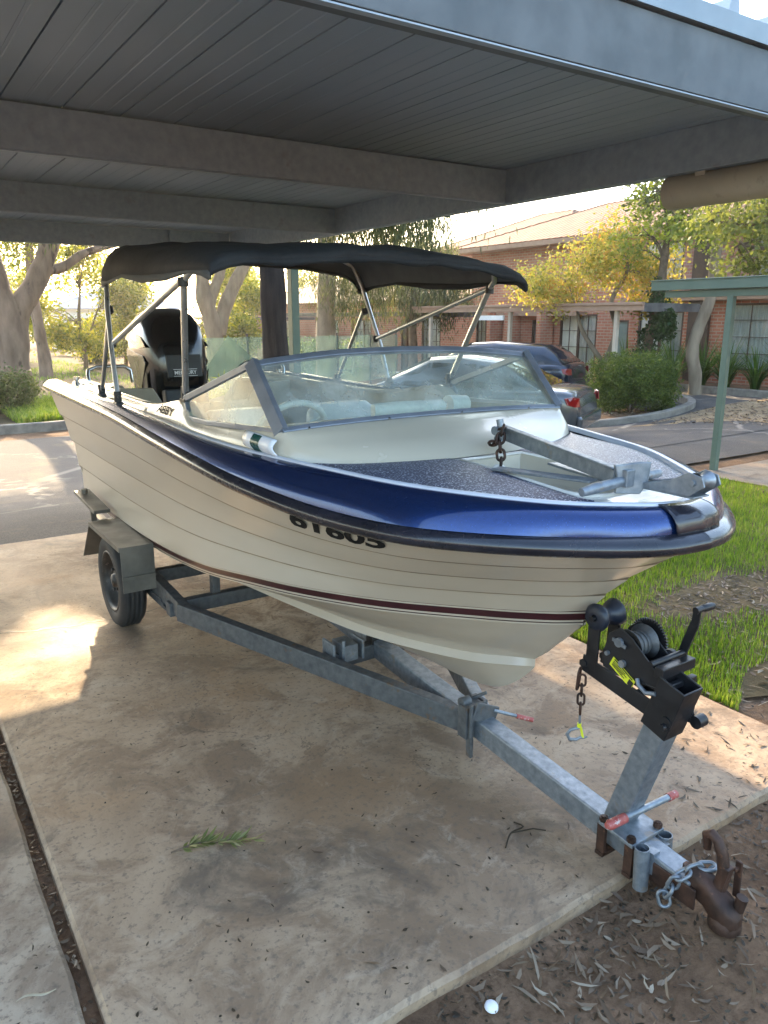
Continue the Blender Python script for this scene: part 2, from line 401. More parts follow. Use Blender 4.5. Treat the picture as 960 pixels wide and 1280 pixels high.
# ------------------------------------------------------------------ mesh builder
ORG = {}
class MB:
    def __init__(s):
        s.v = []; s.f = []; s.m = []; s.sm = []
    def add(s, vs, fs, mi=0, smooth=False):
        b = len(s.v)
        s.v += [(float(p[0]), float(p[1]), float(p[2])) for p in vs]
        for f in fs:
            s.f.append(tuple(i + b for i in f)); s.m.append(mi); s.sm.append(smooth)
        return s
    def box(s, c, d, rot=None, mi=0):
        c = Vector(c); h = Vector(d) / 2
        vs = []
        for x in (-1, 1):
            for y in (-1, 1):
                for z in (-1, 1):
                    p = Vector((x * h.x, y * h.y, z * h.z))
                    if rot: p = rot @ p
                    vs.append(c + p)
        return s.add(vs, [(0, 1, 3, 2), (4, 6, 7, 5), (0, 4, 5, 1), (2, 3, 7, 6), (0, 2, 6, 4), (1, 5, 7, 3)], mi)
    def bar(s, a, b, w, h, upv=(0, 0, 1), mi=0):
        """rectangular bar from a to b, width w (sideways), height h"""
        a = Vector(a); b = Vector(b); d = (b - a); L = d.length; d.normalize()
        side = d.cross(Vector(upv)).normalized(); up = side.cross(d).normalized()
        rot = Matrix((side, d, up)).transposed()
        return s.box((a + b) / 2, (w, L, h), rot, mi)
    def tube(s, path, r, n=10, mi=0, closed=False, caps=True):
        P = [Vector(p) for p in path]; k = len(P)
        rad = r if isinstance(r, (list, tuple, np.ndarray)) else [r] * k
        ref = None; rings = []
        for i in range(k):
            if closed: t = P[(i + 1) % k] - P[i - 1]
            else: t = P[min(i + 1, k - 1)] - P[max(i - 1, 0)]
            t.normalize()
            if ref is None:
                ref = Vector((0, 0, 1)) if abs(t.z) < .9 else Vector((1, 0, 0))
            a = (ref - t * ref.dot(t)).normalized(); ref = a
            b = t.cross(a)
            rings.append([P[i] + (a * math.cos(2 * math.pi * j / n) + b * math.sin(2 * math.pi * j / n)) * rad[i] for j in range(n)])
        vs = [p for rr in rings for p in rr]; fs = []
        kk = k if closed else k - 1
        for i in range(kk):
            i2 = (i + 1) % k
            for j in range(n):
                j2 = (j + 1) % n
                fs.append((i * n + j, i * n + j2, i2 * n + j2, i2 * n + j))
        s.add(vs, fs, mi, True)
        if caps and not closed:
            s.add(rings[0], [tuple(range(n))[::-1]], mi); s.add(rings[-1], [tuple(range(n))], mi)
        return s
    def cyl(s, a, b, r, n=20, mi=0, r2=None):
        return s.tube([a, b], [r, r if r2 is None else r2], n, mi)
    def pipe(s, a, b, r, ri, n=20, mi=0):
        a = Vector(a); b = Vector(b); t = (b - a).normalized()
        ref = Vector((0, 0, 1)) if abs(t.z) < .9 else Vector((1, 0, 0))
        u = (ref - t * ref.dot(t)).normalized(); w = t.cross(u)
        ring = lambda c, q: [c + (u * math.cos(2 * math.pi * j / n) + w * math.sin(2 * math.pi * j / n)) * q for j in range(n)]
        vs = ring(a, r) + ring(b, r) + ring(a, ri) + ring(b, ri); fs = []
        for j in range(n):
            k = (j + 1) % n
            fs += [(j, k, n + k, n + j), (2 * n + k, 2 * n + j, 3 * n + j, 3 * n + k), (n + j, n + k, 3 * n + k, 3 * n + j), (k, j, 2 * n + j, 2 * n + k)]
        return s.add(vs, fs, mi, False)
    def prism(s, pts, ext, mi=0):
        """closed polygon of 3-D points pushed along ext"""
        e = Vector(ext); n = len(pts); P = [Vector(p) for p in pts]
        vs = P + [p + e for p in P]
        fs = [tuple(range(n))[::-1], tuple(range(n, 2 * n))] + [(i, (i + 1) % n, n + (i + 1) % n, n + i) for i in range(n)]
        return s.add(vs, fs, mi)
    def grid(s, rows, mi=0, smooth=True, flip=False, close=False):
        n = len(rows[0]); vs = [p for r in rows for p in r]; fs = []
        for i in range(len(rows) - 1):
            for j in range(n if close else n - 1):
                j2 = (j + 1) % n
                q = (i * n + j, i * n + j2, (i + 1) * n + j2, (i + 1) * n + j)
                fs.append(q[::-1] if flip else q)
        return s.add(vs, fs, mi, smooth)
    def lathe(s, prof, c, ax, n=32, mi=0, smooth=True):
        c = Vector(c); t = Vector(ax).normalized()
        ref = Vector((0, 0, 1)) if abs(t.z) < .9 else Vector((1, 0, 0))
        u = (ref - t * ref.dot(t)).normalized(); w = t.cross(u)
        rows = [[c + t * h + (u * math.cos(2 * math.pi * j / n) + w * math.sin(2 * math.pi * j / n)) * r for j in range(n)] for r, h in prof]
        return s.grid(rows, mi, smooth, close=True)
    def build(s, name, mats, parent=None, bevel=0, thick=0, subs=0, local=False, sharp=None):
        off = Vector((0, 0, 0))
        if parent is not None and not local:
            off = ORG.get(parent.name, Vector((0, 0, 0)))
        me = bpy.data.meshes.new(name)
        me.from_pydata([(x - off.x, y - off.y, z - off.z) for x, y, z in s.v], [], s.f)
        if not isinstance(mats, (list, tuple)): mats = [mats]
        for mm in mats: me.materials.append(mm)
        me.polygons.foreach_set('material_index', s.m)
        me.polygons.foreach_set('use_smooth', s.sm)
        me.update()
        o = bpy.data.objects.new(name, me); COL.objects.link(o)
        if parent is not None:
            o.parent = parent; ORG[o.name] = off
        if thick:
            md = o.modifiers.new('solid', 'SOLIDIFY'); md.thickness = thick; md.offset = 0
        if subs:
            md = o.modifiers.new('sub', 'SUBSURF'); md.levels = subs; md.render_levels = subs
        if bevel:
            md = o.modifiers.new('bev', 'BEVEL'); md.width = bevel; md.segments = 2; md.limit_method = 'ANGLE'; md.angle_limit = R(40)
        return o

def sub(name, parent):
    """an Empty that groups sub-parts under a part of `parent`"""
    o = bpy.data.objects.new(name, None); COL.objects.link(o); o.empty_display_size = .1
    o.parent = parent; ORG[o.name] = ORG[parent.name].copy()
    return o
def thing(name, label, cat, loc=(0, 0, 0), rz=0, group=None):
    o = bpy.data.objects.new(name, None); COL.objects.link(o)
    o.location = loc; o.rotation_euler = (0, 0, rz); o.empty_display_size = .2
    o['label'] = label; o['category'] = cat
    if group: o['group'] = group
    ORG[o.name] = Vector(loc)
    return o
def tag(o, label, cat, group=None, kind=None):
    if label: o['label'] = label
    if cat: o['category'] = cat
    if group: o['group'] = group
    if kind: o['kind'] = kind
    return o
def struct(o, label=None):
    o['kind'] = 'structure'
    if label: o['label'] = label
    return o

def cr(pts, n, power=1.0):
    """smooth curve through pts, n samples by length; power > 1 packs samples at the start"""
    P = np.array(pts, float); k = len(P)
    ext = np.vstack([2 * P[0] - P[1], P, 2 * P[-1] - P[-2]])
    out = []
    for i in range(k - 1):
        p0, p1, p2, p3 = ext[i:i + 4]
        d = [max(np.linalg.norm(b - a), 1e-6) ** .5 for a, b in ((p0, p1), (p1, p2), (p2, p3))]
        t0 = 0; t1 = d[0]; t2 = t1 + d[1]; t3 = t2 + d[2]
        for t in np.linspace(t1, t2, 24, endpoint=False):
            a1 = (t1 - t) / (t1 - t0) * p0 + (t - t0) / (t1 - t0) * p1
            a2 = (t2 - t) / (t2 - t1) * p1 + (t - t1) / (t2 - t1) * p2
            a3 = (t3 - t) / (t3 - t2) * p2 + (t - t2) / (t3 - t2) * p3
            b1 = (t2 - t) / (t2 - t0) * a1 + (t - t0) / (t2 - t0) * a2
            b2 = (t3 - t) / (t3 - t1) * a2 + (t - t1) / (t3 - t1) * a3
            out.append((t2 - t) / (t2 - t1) * b1 + (t - t1) / (t2 - t1) * b2)
    out.append(P[-1]); out = np.array(out)
    L = np.r_[0, np.cumsum(np.linalg.norm(np.diff(out, axis=0), axis=1))]
    u = (np.linspace(0, 1, n) ** power) * L[-1]
    return np.stack([np.interp(u, L, out[:, j]) for j in range(3)], 1)

def raw_mesh(name, V, F, mat, parent=None, off=None):
    """fast mesh from numpy arrays; F is (n,3) or (n,4)"""
    V = np.asarray(V, np.float32)
    if off is not None: V = V - np.array(off, np.float32)
    me = bpy.data.meshes.new(name)
    k = F.shape[1]
    me.vertices.add(len(V)); me.vertices.foreach_set('co', V.ravel())
    me.loops.add(F.size); me.loops.foreach_set('vertex_index', F.ravel().astype(np.int32))
    me.polygons.add(len(F)); me.polygons.foreach_set('loop_start', np.arange(0, F.size, k, dtype=np.int32))
    me.update(calc_edges=True)
    me.materials.append(mat)
    o = bpy.data.objects.new(name, me); COL.objects.link(o)
    if parent is not None: o.parent = parent
    return o

def text_mesh(txt, size, bold=0.0):
    cu = bpy.data.curves.new('t', 'FONT'); cu.body = txt; cu.size = size; cu.align_x = 'CENTER'; cu.align_y = 'CENTER'
    cu.offset = bold; cu.resolution_u = 3; cu.fill_mode = 'FRONT'
    ob = bpy.data.objects.new('t', cu); COL.objects.link(ob)
    bpy.context.view_layer.update()
    me = bpy.data.meshes.new_from_object(ob)
    bm = bmesh.new(); bm.from_mesh(me)
    bmesh.ops.triangulate(bm, faces=bm.faces)
    vs = [tuple(v.co) for v in bm.verts]; fs = [tuple(v.index for v in f.verts) for f in bm.faces]
    bm.free(); bpy.data.objects.remove(ob); bpy.data.curves.remove(cu); bpy.data.meshes.remove(me)
    return vs, fs

# ------------------------------------------------------------------ terrain
def ss(t):
    t = min(max(t, 0), 1); return t * t * (3 - 2 * t)
def T(X, Y):
    return -.42 * ss((Y - 6.3) / 4.7) * (1 - ss((X - 11) / 4) * ss((16.5 - Y) / 3))
def sheet(name, poly_rows, mat, dz, label=None):
    """sheet laid on the terrain: poly_rows = list of (Y, X0, X1)"""
    mb = MB(); rows = []
    for Y, a, b in poly_rows:
        n = 40
        rows.append([(a + (b - a) * i / n, Y, T(a + (b - a) * i / n, Y) + dz) for i in range(n + 1)])
    mb.grid(rows)
    return struct(mb.build(name, mat), label)

mb = MB(); rows = []
ys = sorted(set([-400, -150, -60, -25, -12] + [round(-.6 + .06 * i, 3) for i in range(50)] + [round(-6 + .5 * i, 2) for i in range(60)] + [26, 30, 40, 60, 100, 200, 500]))
xs = sorted(set([-400, -150, -60, -25, -12] + [round(-.2 + .06 * i, 3) for i in range(90)] + [round(-6 + .5 * i, 2) for i in range(70)] + [32, 40, 60, 100, 200, 500]))
def relief(X, Y):
    if not (-1 < X < 6 and -1 < Y < 2.6): return 0
    w_ = ss((X + 1) / .6) * ss((6 - X) / .8) * ss((Y + 1) / .5)
    return w_ * (.006 * math.sin(X * 4.1 + 2 * math.sin(Y * 3)) * math.cos(Y * 5.3) + .004 * math.sin(X * 11 + Y * 7) * math.sin(Y * 13 - X * 3) + .042 * math.exp(-((X - 1.8) ** 2 + (Y - .92) ** 2) / .05))
for Y in ys: rows.append([(X, Y, T(X, Y) - .045 + relief(X, Y)) for X in xs])
mb.grid(rows)
struct(mb.build('ground', M['dirt']), 'brown bare earth around the slab and under the trees')

# ------------------------------------------------------------------ slabs, driveway, paths, kerbs
def slab(name, x0, x1, y0, y1, mat, label, crack=None):
    mb = MB()
    def wob(t): return .002 * math.sin(t * 7.3) + .0015 * math.sin(t * 19 + 1) + .0012 * math.sin(t * 47)
    n = 60; P = []
    for i in range(n): P.append((x0 + (x1 - x0) * i / n, y0 + wob(x0 + i * .05)))
    for i in range(n): P.append((x1 + wob(i * .09 + 3), y0 + (y1 - y0) * i / n))
    for i in range(n): P.append((x1 + (x0 - x1) * i / n, y1 + wob(i * .07)))
    for i in range(n): P.append((x0, y1 + (y0 - y1) * i / n))
    k = len(P); ch = .012
    cx, cy = (x0 + x1) / 2, (y0 + y1) / 2
    def ins(p):
        return (p[0] + (ch if p[0] < cx else -ch), p[1] + (ch if p[1] < cy else -ch))
    top = [(*ins(p), 0) for p in P]; mid = [(p[0], p[1], -.012) for p in P]; bot = [(p[0], p[1], -.16) for p in P]
    vs = top + mid + bot
    fs = [tuple(range(k))]
    for i in range(k):
        j = (i + 1) % k
        fs += [(i, k + i, k + j, j), (k + i, 2 * k + i, 2 * k + j, k + j)]
    mb.add(vs, fs)
    if crack:
        r0 = []; r1 = []
        for i in range(90):
            t = i / 89; X = x0 + .02 + (x1 - x0 - .04) * t
            Y = crack + .0 - .15 * (X - .4) + .03 * math.sin(X * 6) + .012 * math.sin(X * 31) + .006 * math.sin(X * 83)
            w = .0022 + .003 * abs(math.sin(X * 9)) * abs(math.sin(X * 23)) + (.006 if .45 < X < .7 else 0) * abs(math.sin(X * 17))
            r0.append((X, Y - w, .0012)); r1.append((X, Y + w, .0012))
        mb.grid([r0, r1], 1, flip=True)
    return struct(mb.build(name, [mat, M['debris']]), label)

slab('concrete_slab', .272, 2.95, 1.25, 6.2, M['concrete'], 'stained concrete carport slab under the boat trailer', 4.33)
slab('concrete_slab_neighbour', -3.2, .232, 1.22, 6.2, M['concrete2'], 'grey concrete slab of the next bay across the joint')
# near apron rows past the camera so that the setting goes on behind the viewer
sheet('driveway', [(6.2, -30, 3.4)] + [(6.2 + .45 * i, -30, 16) for i in range(1, 20)], M['asphalt'], -.012, 'old cracked asphalt driveway behind the slab')
sheet('driveway_side', [(5.4 + .0, 3.4, 16), (5.8, 3.4, 16), (6.2, 3.4, 16), (6.66, 3.4, 16)], M['asphalt'], -.016, 'cracked asphalt beside the lawn')
sheet('footpath', [(-8 + .5 * i, 7.45, 9.6) for i in range(27)], M['path'], -.004, 'pale concrete path at the end of the lawn')
sheet('lawn', [(1.2 + .2 * i, 2.97 + .12 * math.sin(i * 1.3) + .9 * ss((1.9 - 1.2 - .2 * i) / .7), 7.44) for i in range(22)], M['lawn'], -.02, 'lawn of short green grass beside the slab')
sheet('gravel_yard', [(3 + .5 * i, 11.9 + .5 * math.sin(i * .9), 16.1) for i in range(13)], M['gravel'], -.004, 'sunlit leaf strewn gravel in front of the brick units')
sheet('garden_bed', [(3 + .6 * i, 16.25, 17.95) for i in range(20)], M['dirt'], .06, 'garden bed along the brick wall')

def kerb_line(name, pts, w, h, label):
    mb = MB(); P = cr([(x, y, 0) for x, y in pts], max(8, len(pts) * 8)); rows = []
    for i, p in enumerate(P):
        t = P[min(i + 1, len(P) - 1)] - P[max(i - 1, 0)]; t /= np.linalg.norm(t); nn = np.array((-t[1], t[0], 0)) * w / 2
        z = T(p[0], p[1]); a = p + nn; b = p - nn
        rows.append([(a[0], a[1], z - .08), (a[0], a[1], z + h - .015), (a[0] * .9 + b[0] * .1, a[1] * .9 + b[1] * .1, z + h), (b[0] * .9 + a[0] * .1, b[1] * .9 + a[1] * .1, z + h), (b[0], b[1], z + h - .015), (b[0], b[1], z - .08)])
    mb.grid(rows, smooth=False)
    return struct(mb.build(name, M['kerb']), label)
kerb_line('kerb', [(-12, 15.9), (-4, 15.95), (1.9, 15.9), (2.9, 15.9), (4.2, 16.3), (5, 17.6)], .16, .13, 'concrete kerb along the left garden')
kerb_line('kerb_island', [(10.9, 10.9), (11.5, 9.75), (12.7, 9.2), (13.8, 9.45), (14.3, 10.2), (14.1, 11.4)], .16, .12, 'curved concrete kerb round the bush')
kerb_line('kerb_bed', [(16.15, 3), (16.15, 8), (16.2, 14)], .16, .13, 'concrete kerb in front of the strap leaf plants')
mb = MB(); rows = []
for r in np.linspace(0, 1, 6):
    rows.append([(12.75 + 1.45 * r * math.cos(a), 10.5 + 1.1 * r * math.sin(a), T(12.7, 10.5) + .09 - .05 * r) for a in np.linspace(0, 2 * math.pi, 33)])
mb.grid(rows, flip=True); struct(mb.build('island_soil', M['dirt']), 'leaf strewn soil of the bush island')
mb = MB(); rows = []
for i in range(16):
    Y = 15.98 + i * 2.4
    rows.append([(X, Y, T(X, Y) - .045 + .09 * min(1, i) + .03 * math.sin(X * 1.1 + Y * .7)) for X in np.linspace(-30, 4.2 + .9 * min(i, 6), 50)])
mb.grid(rows); struct(mb.build('garden_lawn', M['lawn']), 'patchy lawn and bare soil beyond the left kerb')

# ------------------------------------------------------------------ boat
BX = 1.8
boat = thing('motor_boat', 'cream clinker hulled runabout with navy gunwale and black canopy, resting on the galvanised trailer', 'boat', (BX, 3.2, .3))
NB = 72; PW = 1.7
keel = cr([(0, 1.75, .465), (0, 1.83, .385), (0, 1.93, .32), (0, 2.12, .28), (0, 2.5, .27), (0, 3, .285), (0, 4, .32), (0, 5.02, .36)], NB, PW)
chine = cr([(0, 1.745, .475), (.06, 1.83, .468), (.12, 1.91, .463), (.2, 2.08, .455), (.3, 2.32, .455), (.38, 2.52, .473), (.46, 2.71, .50), (.545, 2.93, .53), (.615, 3.25, .535), (.66, 4, .515), (.67, 5.05, .505)], NB, PW)
stripe = cr([(0, 1.53, .735), (.06, 1.572, .735), (.18, 1.68, .733), (.24, 1.77, .725), (.44, 2.05, .71), (.585, 2.36, .692), (.66, 2.64, .67), (.70, 3.05, .616), (.71, 3.77, .56), (.70, 5.1, .545)], NB, PW)
rub = cr([(0, 1.18, 1.052), (.09, 1.195, 1.05), (.17, 1.225, 1.05), (.344, 1.342, 1.05), (.49, 1.49, 1.048), (.61, 1.69, 1.043), (.70, 2.0, 1.046), (.79, 2.37, 1.083), (.828, 2.65, 1.115), (.84, 3.09, 1.145), (.838, 3.67, 1.177), (.835, 4.4, 1.195), (.832, 5.3, 1.212)], NB, PW)
deck = cr([(0, 1.232, 1.162), (.08, 1.248, 1.163), (.165, 1.295, 1.165), (.305, 1.388, 1.17), (.43, 1.555, 1.175), (.553, 1.77, 1.183), (.645, 2.08, 1.192), (.735, 2.47, 1.203), (.765, 2.85, 1.21), (.765, 3.26, 1.218), (.752, 3.9, 1.225), (.738, 4.6, 1.232), (.735, 5.28, 1.24)], NB, PW)

def side(c, s):                                   # s = -1 starboard (towards the viewer), +1 port
    return [(BX + s * p[0], p[1], p[2]) for p in c]
def pn(c):                                        # outward plan normal of a half curve
    t = np.gradient(c, axis=0); n = np.stack([t[:, 1], -t[:, 0]], 1)
    n /= np.maximum(np.linalg.norm(n, axis=1, keepdims=True), 1e-9)
    n[0] = (0, -1); 
    return n
def off(c, out, up):
    n = pn(c); q = c.copy(); q[:, 0] += n[:, 0] * out; q[:, 1] += n[:, 1] * out; q[:, 2] += up
    q[:, 0] = np.maximum(q[:, 0], 0); return q
fade = np.clip(rub[:, 0] / .12, 0, 1)[:, None]

def quad_rows(mb, a, b, s, mi, k=2, bulge=0.0):
    rows = []
    for f in np.linspace(0, 1, k + 1):
        c = a * (1 - f) + b * f
        if bulge: c = off(c, bulge * 4 * f * (1 - f), 0)
        rows.append(side(c, s))
    mb.grid(rows, mi, True, flip=(s < 0))

hull = MB()
for s in (-1, 1):
    ns = 4
    st_top = stripe.copy(); st_top[:, 2] += .02 ; st_top = off(st_top, .003, 0)
    levels = [rub * (1 - f) + st_top * f for f in np.linspace(0, 1, ns + 1)]
    levels = [off(l, -.035 * math.sin(math.pi * i / ns) * 1.0, 0) if 0 < i < ns else l for i, l in enumerate(levels)]
    for i, l in enumerate(levels):
        l[:, 0] = np.where(rub[:, 0] < 1e-6, 0, l[:, 0])
    for i in range(ns):
        a = levels[i]; b = levels[i + 1]
        lip = off(b, .0, 0) * 1.0
        lip_o = b + (off(b, .017, .0) - b) * fade
        if i < ns - 1:
            f_ = .0055 / np.maximum(np.linalg.norm(a - lip_o, axis=1, keepdims=True), .006)
            lap_shade = lip_o + (a - lip_o) * np.minimum(f_, .9)
            quad_rows(hull, a, lap_shade, s, 0, 3); quad_rows(hull, lap_shade, lip_o, s, 4, 1)  # strip above the lip coloured as the lap's shadow
        else:
            quad_rows(hull, a, lip_o, s, 0, 3)
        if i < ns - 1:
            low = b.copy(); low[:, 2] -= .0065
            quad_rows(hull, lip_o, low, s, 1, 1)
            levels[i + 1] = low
    # pin line, gap, maroon band, gap, pin line, then the lower topside
    cum = 0; prev = levels[-1] + (off(levels[-1], .009, 0) - levels[-1]) * fade
    seq = [(.005, 3), (.007, 0), (.027, 2), (.008, 0), (.0045, 3), (.006, 0)]
    base = prev
    for d, mi in seq:
        nxt = prev.copy(); nxt[:, 2] -= d * .92
        nxt = off(nxt, -d * .25, 0)
        nxt[:, 0] = np.where(rub[:, 0] < 1e-6, 0, nxt[:, 0]); nxt[0, 1] = prev[0, 1] + d * .7
        quad_rows(hull, prev, nxt, s, mi, 1); prev = nxt
    # lower topside down to the spray chine (light flat), then the bottom
    ch_up = chine.copy(); ch_up[:, 2] += .028; ch_up = ch_up + (off(ch_up, -.004, 0) - ch_up) * fade
    quad_rows(hull, prev, ch_up, s, 0, 8, .012)
    ch_out = chine + (off(chine, .016, .004) - chine) * fade
    quad_rows(hull, ch_up, ch_out, s, 0, 1)
    ch_in = chine + (off(chine, -.012, -.006) - chine) * fade
    quad_rows(hull, ch_out, ch_in, s, 0, 1)
    quad_rows(hull, ch_in, keel, s, 0, 5)
    # transom half
    tr = [side(c, s)[-1] for c in (rub, levels[2], levels[-1], prev, ch_in, keel)]
    tr += [(BX, 5.05, .36), (BX, 5.2, 1.05)]
    hull.add(tr, [tuple(range(len(tr)))[::(1 if s < 0 else -1)]])
hull_o = hull.build('hull', [M['hull'], M['lap'], M['maroon'], M['pinline'], M['lap_shade']], boat)

# black rubbing rail
rail = MB()
prof = [(0, 0), (.010, -.004), (.021, -.003), (.029, .004), (.0325, .015), (.031, .026), (.025, .036), (.014, .044), (0, .048)]
bowf = 1 + .35 * np.exp(-((rub[:, 1] - 1.15) / .2) ** 2)
for s in (-1, 1):
    rows = []
    for o_, u_ in prof:
        q = rub.copy(); n = pn(rub)
        q[:, 0] += n[:, 0] * o_ * bowf; q[:, 1] += n[:, 1] * o_ * bowf * 1.15; q[:, 2] += u_ * (1 + .25 * (bowf - 1))
        q[0, 0] = 0; q[:, 0] = np.maximum(q[:, 0], 0)
        rows.append(side(q, s))
    rail.grid(rows, 0, True, flip=(s > 0))
    rail.add([r[-1] for r in rows], [tuple(range(len(rows)))])
rail.build('rubbing_rail', M['rubber'], boat)

# navy gunwale band and white bead along the deck edge
band = MB()
rub_t = rub.copy(); rub_t[:, 2] += .048
for s in (-1, 1):
    rows = []
    for f in np.linspace(0, 1, 9):
        c = rub_t * (1 - f) + deck * f
        dw_ = np.linalg.norm(rub_t[:, :2] - deck[:, :2], axis=1); dz_ = np.maximum(deck[:, 2] - rub_t[:, 2], 0); L_ = np.maximum(np.hypot(dw_, dz_), 1e-4)
        b_ = .024 * math.sin(math.pi * f) ** .8
        n_ = pn(c); o_ = b_ * dz_ / L_ + .010 * (1 - f) ** 2
        c = c.copy(); c[:, 0] += n_[:, 0] * o_; c[:, 1] += n_[:, 1] * o_; c[:, 2] += b_ * dw_ / L_; c[:, 0] = np.maximum(c[:, 0], 0); c[0, 0] = 0
        rows.append(side(c, s))
    band.grid(rows, 0, True, flip=(s > 0))
band.build('gunwale_band', M['navy'], boat)
bead = MB()
for s in (-1, 1):
    rows = []
    for o_, u_ in ((.003, -.006), (.004, .003), (-.001, .006), (-.012, .0065), (-.021, .003), (-.023, -.012)):
        c = off(deck, o_, u_); c[0, 0] = 0; rows.append(side(c, s))
    bead.grid(rows, 0, True, flip=(s > 0))
bead.build('deck_edge_trim', M['whiteline'], boat)

# foredeck with anchor well
inner = off(deck, -.02, -.008)
k1 = int(np.argmin(abs(inner[:, 1] - 2.75)))
half_ = [(p[0], p[1]) for p in inner[1:k1] if p[0] > .012]
outl = [(-x, y) for x, y in half_][::-1] + [(0, inner[0, 1] + .012)] + half_
well = [(-.135, 2.0), (-.15, 1.7), (-.16, 1.50), (-.145, 1.44), (-.08, 1.415), (.08, 1.415), (.145, 1.44), (.16, 1.50), (.15, 1.7), (.135, 2.0)]
ZD = 1.176
def zd(y): return ZD - .019 * ss((1.95 - y) / .65)               # the foredeck dips towards the bow
bm = bmesh.new()
def loop(pts, z):
    vs = [bm.verts.new((BX + x, y, z)) for x, y in pts]
    return vs, [bm.edges.new((vs[i], vs[(i + 1) % len(vs)])) for i in range(len(vs))]
vo, eo = loop(outl, ZD); vw, ew = loop(well, ZD)
bmesh.ops.triangle_fill(bm, edges=eo + ew, use_beauty=True)
bmesh.ops.recalc_face_normals(bm, faces=bm.faces)
bm.verts.index_update()
fd = MB(); fd.add([(v.co.x, v.co.y, zd(v.co.y)) for v in bm.verts], [tuple(v.index for v in f.verts) if f.normal.z > 0 else tuple(v.index for v in f.verts)[::-1] for f in bm.faces]); bm.free()
wl = well[::-1]
lip = [[(BX + x, y, zd(y)) for x, y in wl], [(BX + x * .97, y, zd(y) - .012) for x, y in wl], [(BX + x * .86, 1.68 + (y - 1.68) * .95, ZD - .085) for x, y in wl]]
fd.grid(lip, 1, True, close=True)
fd.add(lip[-1], [tuple(range(len(wl)))], 1)
fd.build('foredeck', [M['gelw'], M['gel']], boat, bevel=.004)
# raised rim of the well
rim = MB()
rim.tube([(BX + x * 1.04, 1.68 + (y - 1.68) * 1.01, zd(y) + .001) for x, y in well], .007, 8, closed=True)
rim.build('anchor_well_rim', M['gelw'], boat)
dp = MB(); dp.lathe([(.0, .002), (.018, .003), (.03, .006), (.036, .003), (.038, -.004)], (BX - .02, 1.93, ZD - .045), (0, -.8, .6), 20)
dp.build('deck_pipe', M['gelw'], boat)

# non-skid panels
def panel_curve(s):
    edge = [(p[0] - 0, p[1]) for p in off(deck, -.045, 0) if 1.355 < p[1] < 2.46]
    inn = [(.19, 1.375), (.178, 1.6), (.158, 2.02), (.165, 2.05), (.30, 2.075), (.52, 2.155), (.655, 2.25), (.69, 2.35), (.70, 2.45)]
    return edge, inn
M['nonskid'] = speckle_mat('nonskid_speckle')
for s in (-1, 1):
    edge, inn = panel_curve(s)
    e = cr([(a, b, 0) for a, b in edge], 60); q = cr([(a, b, 0) for a, b in inn], 60)
    pm = MB(); rows = []
    for f in np.linspace(0, 1, 6):
        c = e * (1 - f) + q * f
        rows.append([(BX + s * p[0], p[1], zd(p[1]) + .005 + .006 * math.sin(math.pi * f)) for p in c])
    pm.grid(rows, 0, True, flip=(s > 0))
    pm.build('nonskid_panel', M['nonskid'], boat)

# coaming: ramp in front of the windscreen and the raised cockpit sides
NS = 260
cbase = cr([(0, 2.035, ZD + .004), (.15, 2.04, ZD + .004), (.31, 2.075, ZD + .004), (.52, 2.165, ZD + .004), (.66, 2.262, ZD + .006), (.708, 2.42, ZD + .014), (.735, 2.7, 1.198), (.742, 2.95, 1.207), (.738, 3.3, 1.214), (.722, 3.9, 1.218), (.708, 4.6, 1.226), (.705, 5.24, 1.232)], NS)
ctop = cr([(0, 2.352, 1.283), (.2, 2.35, 1.282), (.4, 2.343, 1.28), (.58, 2.325, 1.276), (.665, 2.33, 1.273), (.70, 2.55, 1.262), (.711, 2.85, 1.247), (.712, 3.03, 1.246), (.710, 3.09, 1.285), (.708, 3.15, 1.308), (.704, 3.28, 1.298), (.696, 3.45, 1.272), (.69, 3.7, 1.247), (.683, 4.2, 1.246), (.668, 4.9, 1.262), (.665, 5.2, 1.268)], NS)
coam = MB()
for s in (-1, 1):
    rows = []
    for f, bz in ((0, 0), (.06, .012), (.2, .018), (.45, .014), (.7, .012), (.9, .012), (1, .004)):
        c = cbase * (1 - f) + ctop * f
        c[:, 2] += bz * .5 if f < .15 else bz
        rows.append(side(c, s))
    # rolled top and inner wall
    tin = off(ctop, -.045, .006); wall1 = off(ctop, -.075, -.012); wall2 = off(ctop, -.085, -.10); wall3 = off(ctop, -.15, -.56)
    aft = ctop[:, 1] > 2.335
    rows2 = [side(c, s) for c in (ctop + np.array((0, 0, .004)), tin)]
    coam.grid(rows + rows2[1:], 0, True, flip=(s > 0))
    coam.grid([side(tin, s), side(wall1, s)], 0, True, flip=(s > 0))
    coam.grid([side(wall1, s), side(wall2, s)], 1, True, flip=(s > 0))
    coam.grid([side(wall2, s), side(wall3, s)], 1, True, flip=(s > 0))
coam_o = coam.build('coaming', [M['gel'], M['liner']], boat)
# side deck between gunwale trim and coaming
sd = MB()
i0 = int(np.argmin(abs(deck[:, 1] - 2.3)))
for s in (-1, 1):
    d2 = cr([tuple(p) for p in off(deck, -.022, -.004)[i0:]], 40)
    j0 = int(np.argmin(abs(cbase[:, 1] - 2.3)))
    c2 = cr([tuple(p) for p in cbase[j0:]], 40)
    sd.grid([side(d2, s), side(c2, s)], 0, True, flip=(s > 0))
sd.build('side_deck', M['gel'], boat)
# moulded rib on the coaming side
rb = MB(); rb.box((BX - .716, 3.62, 1.225), (.022, .05, .04)); rb.build('coaming_rib', M['gel'], boat, bevel=.008)

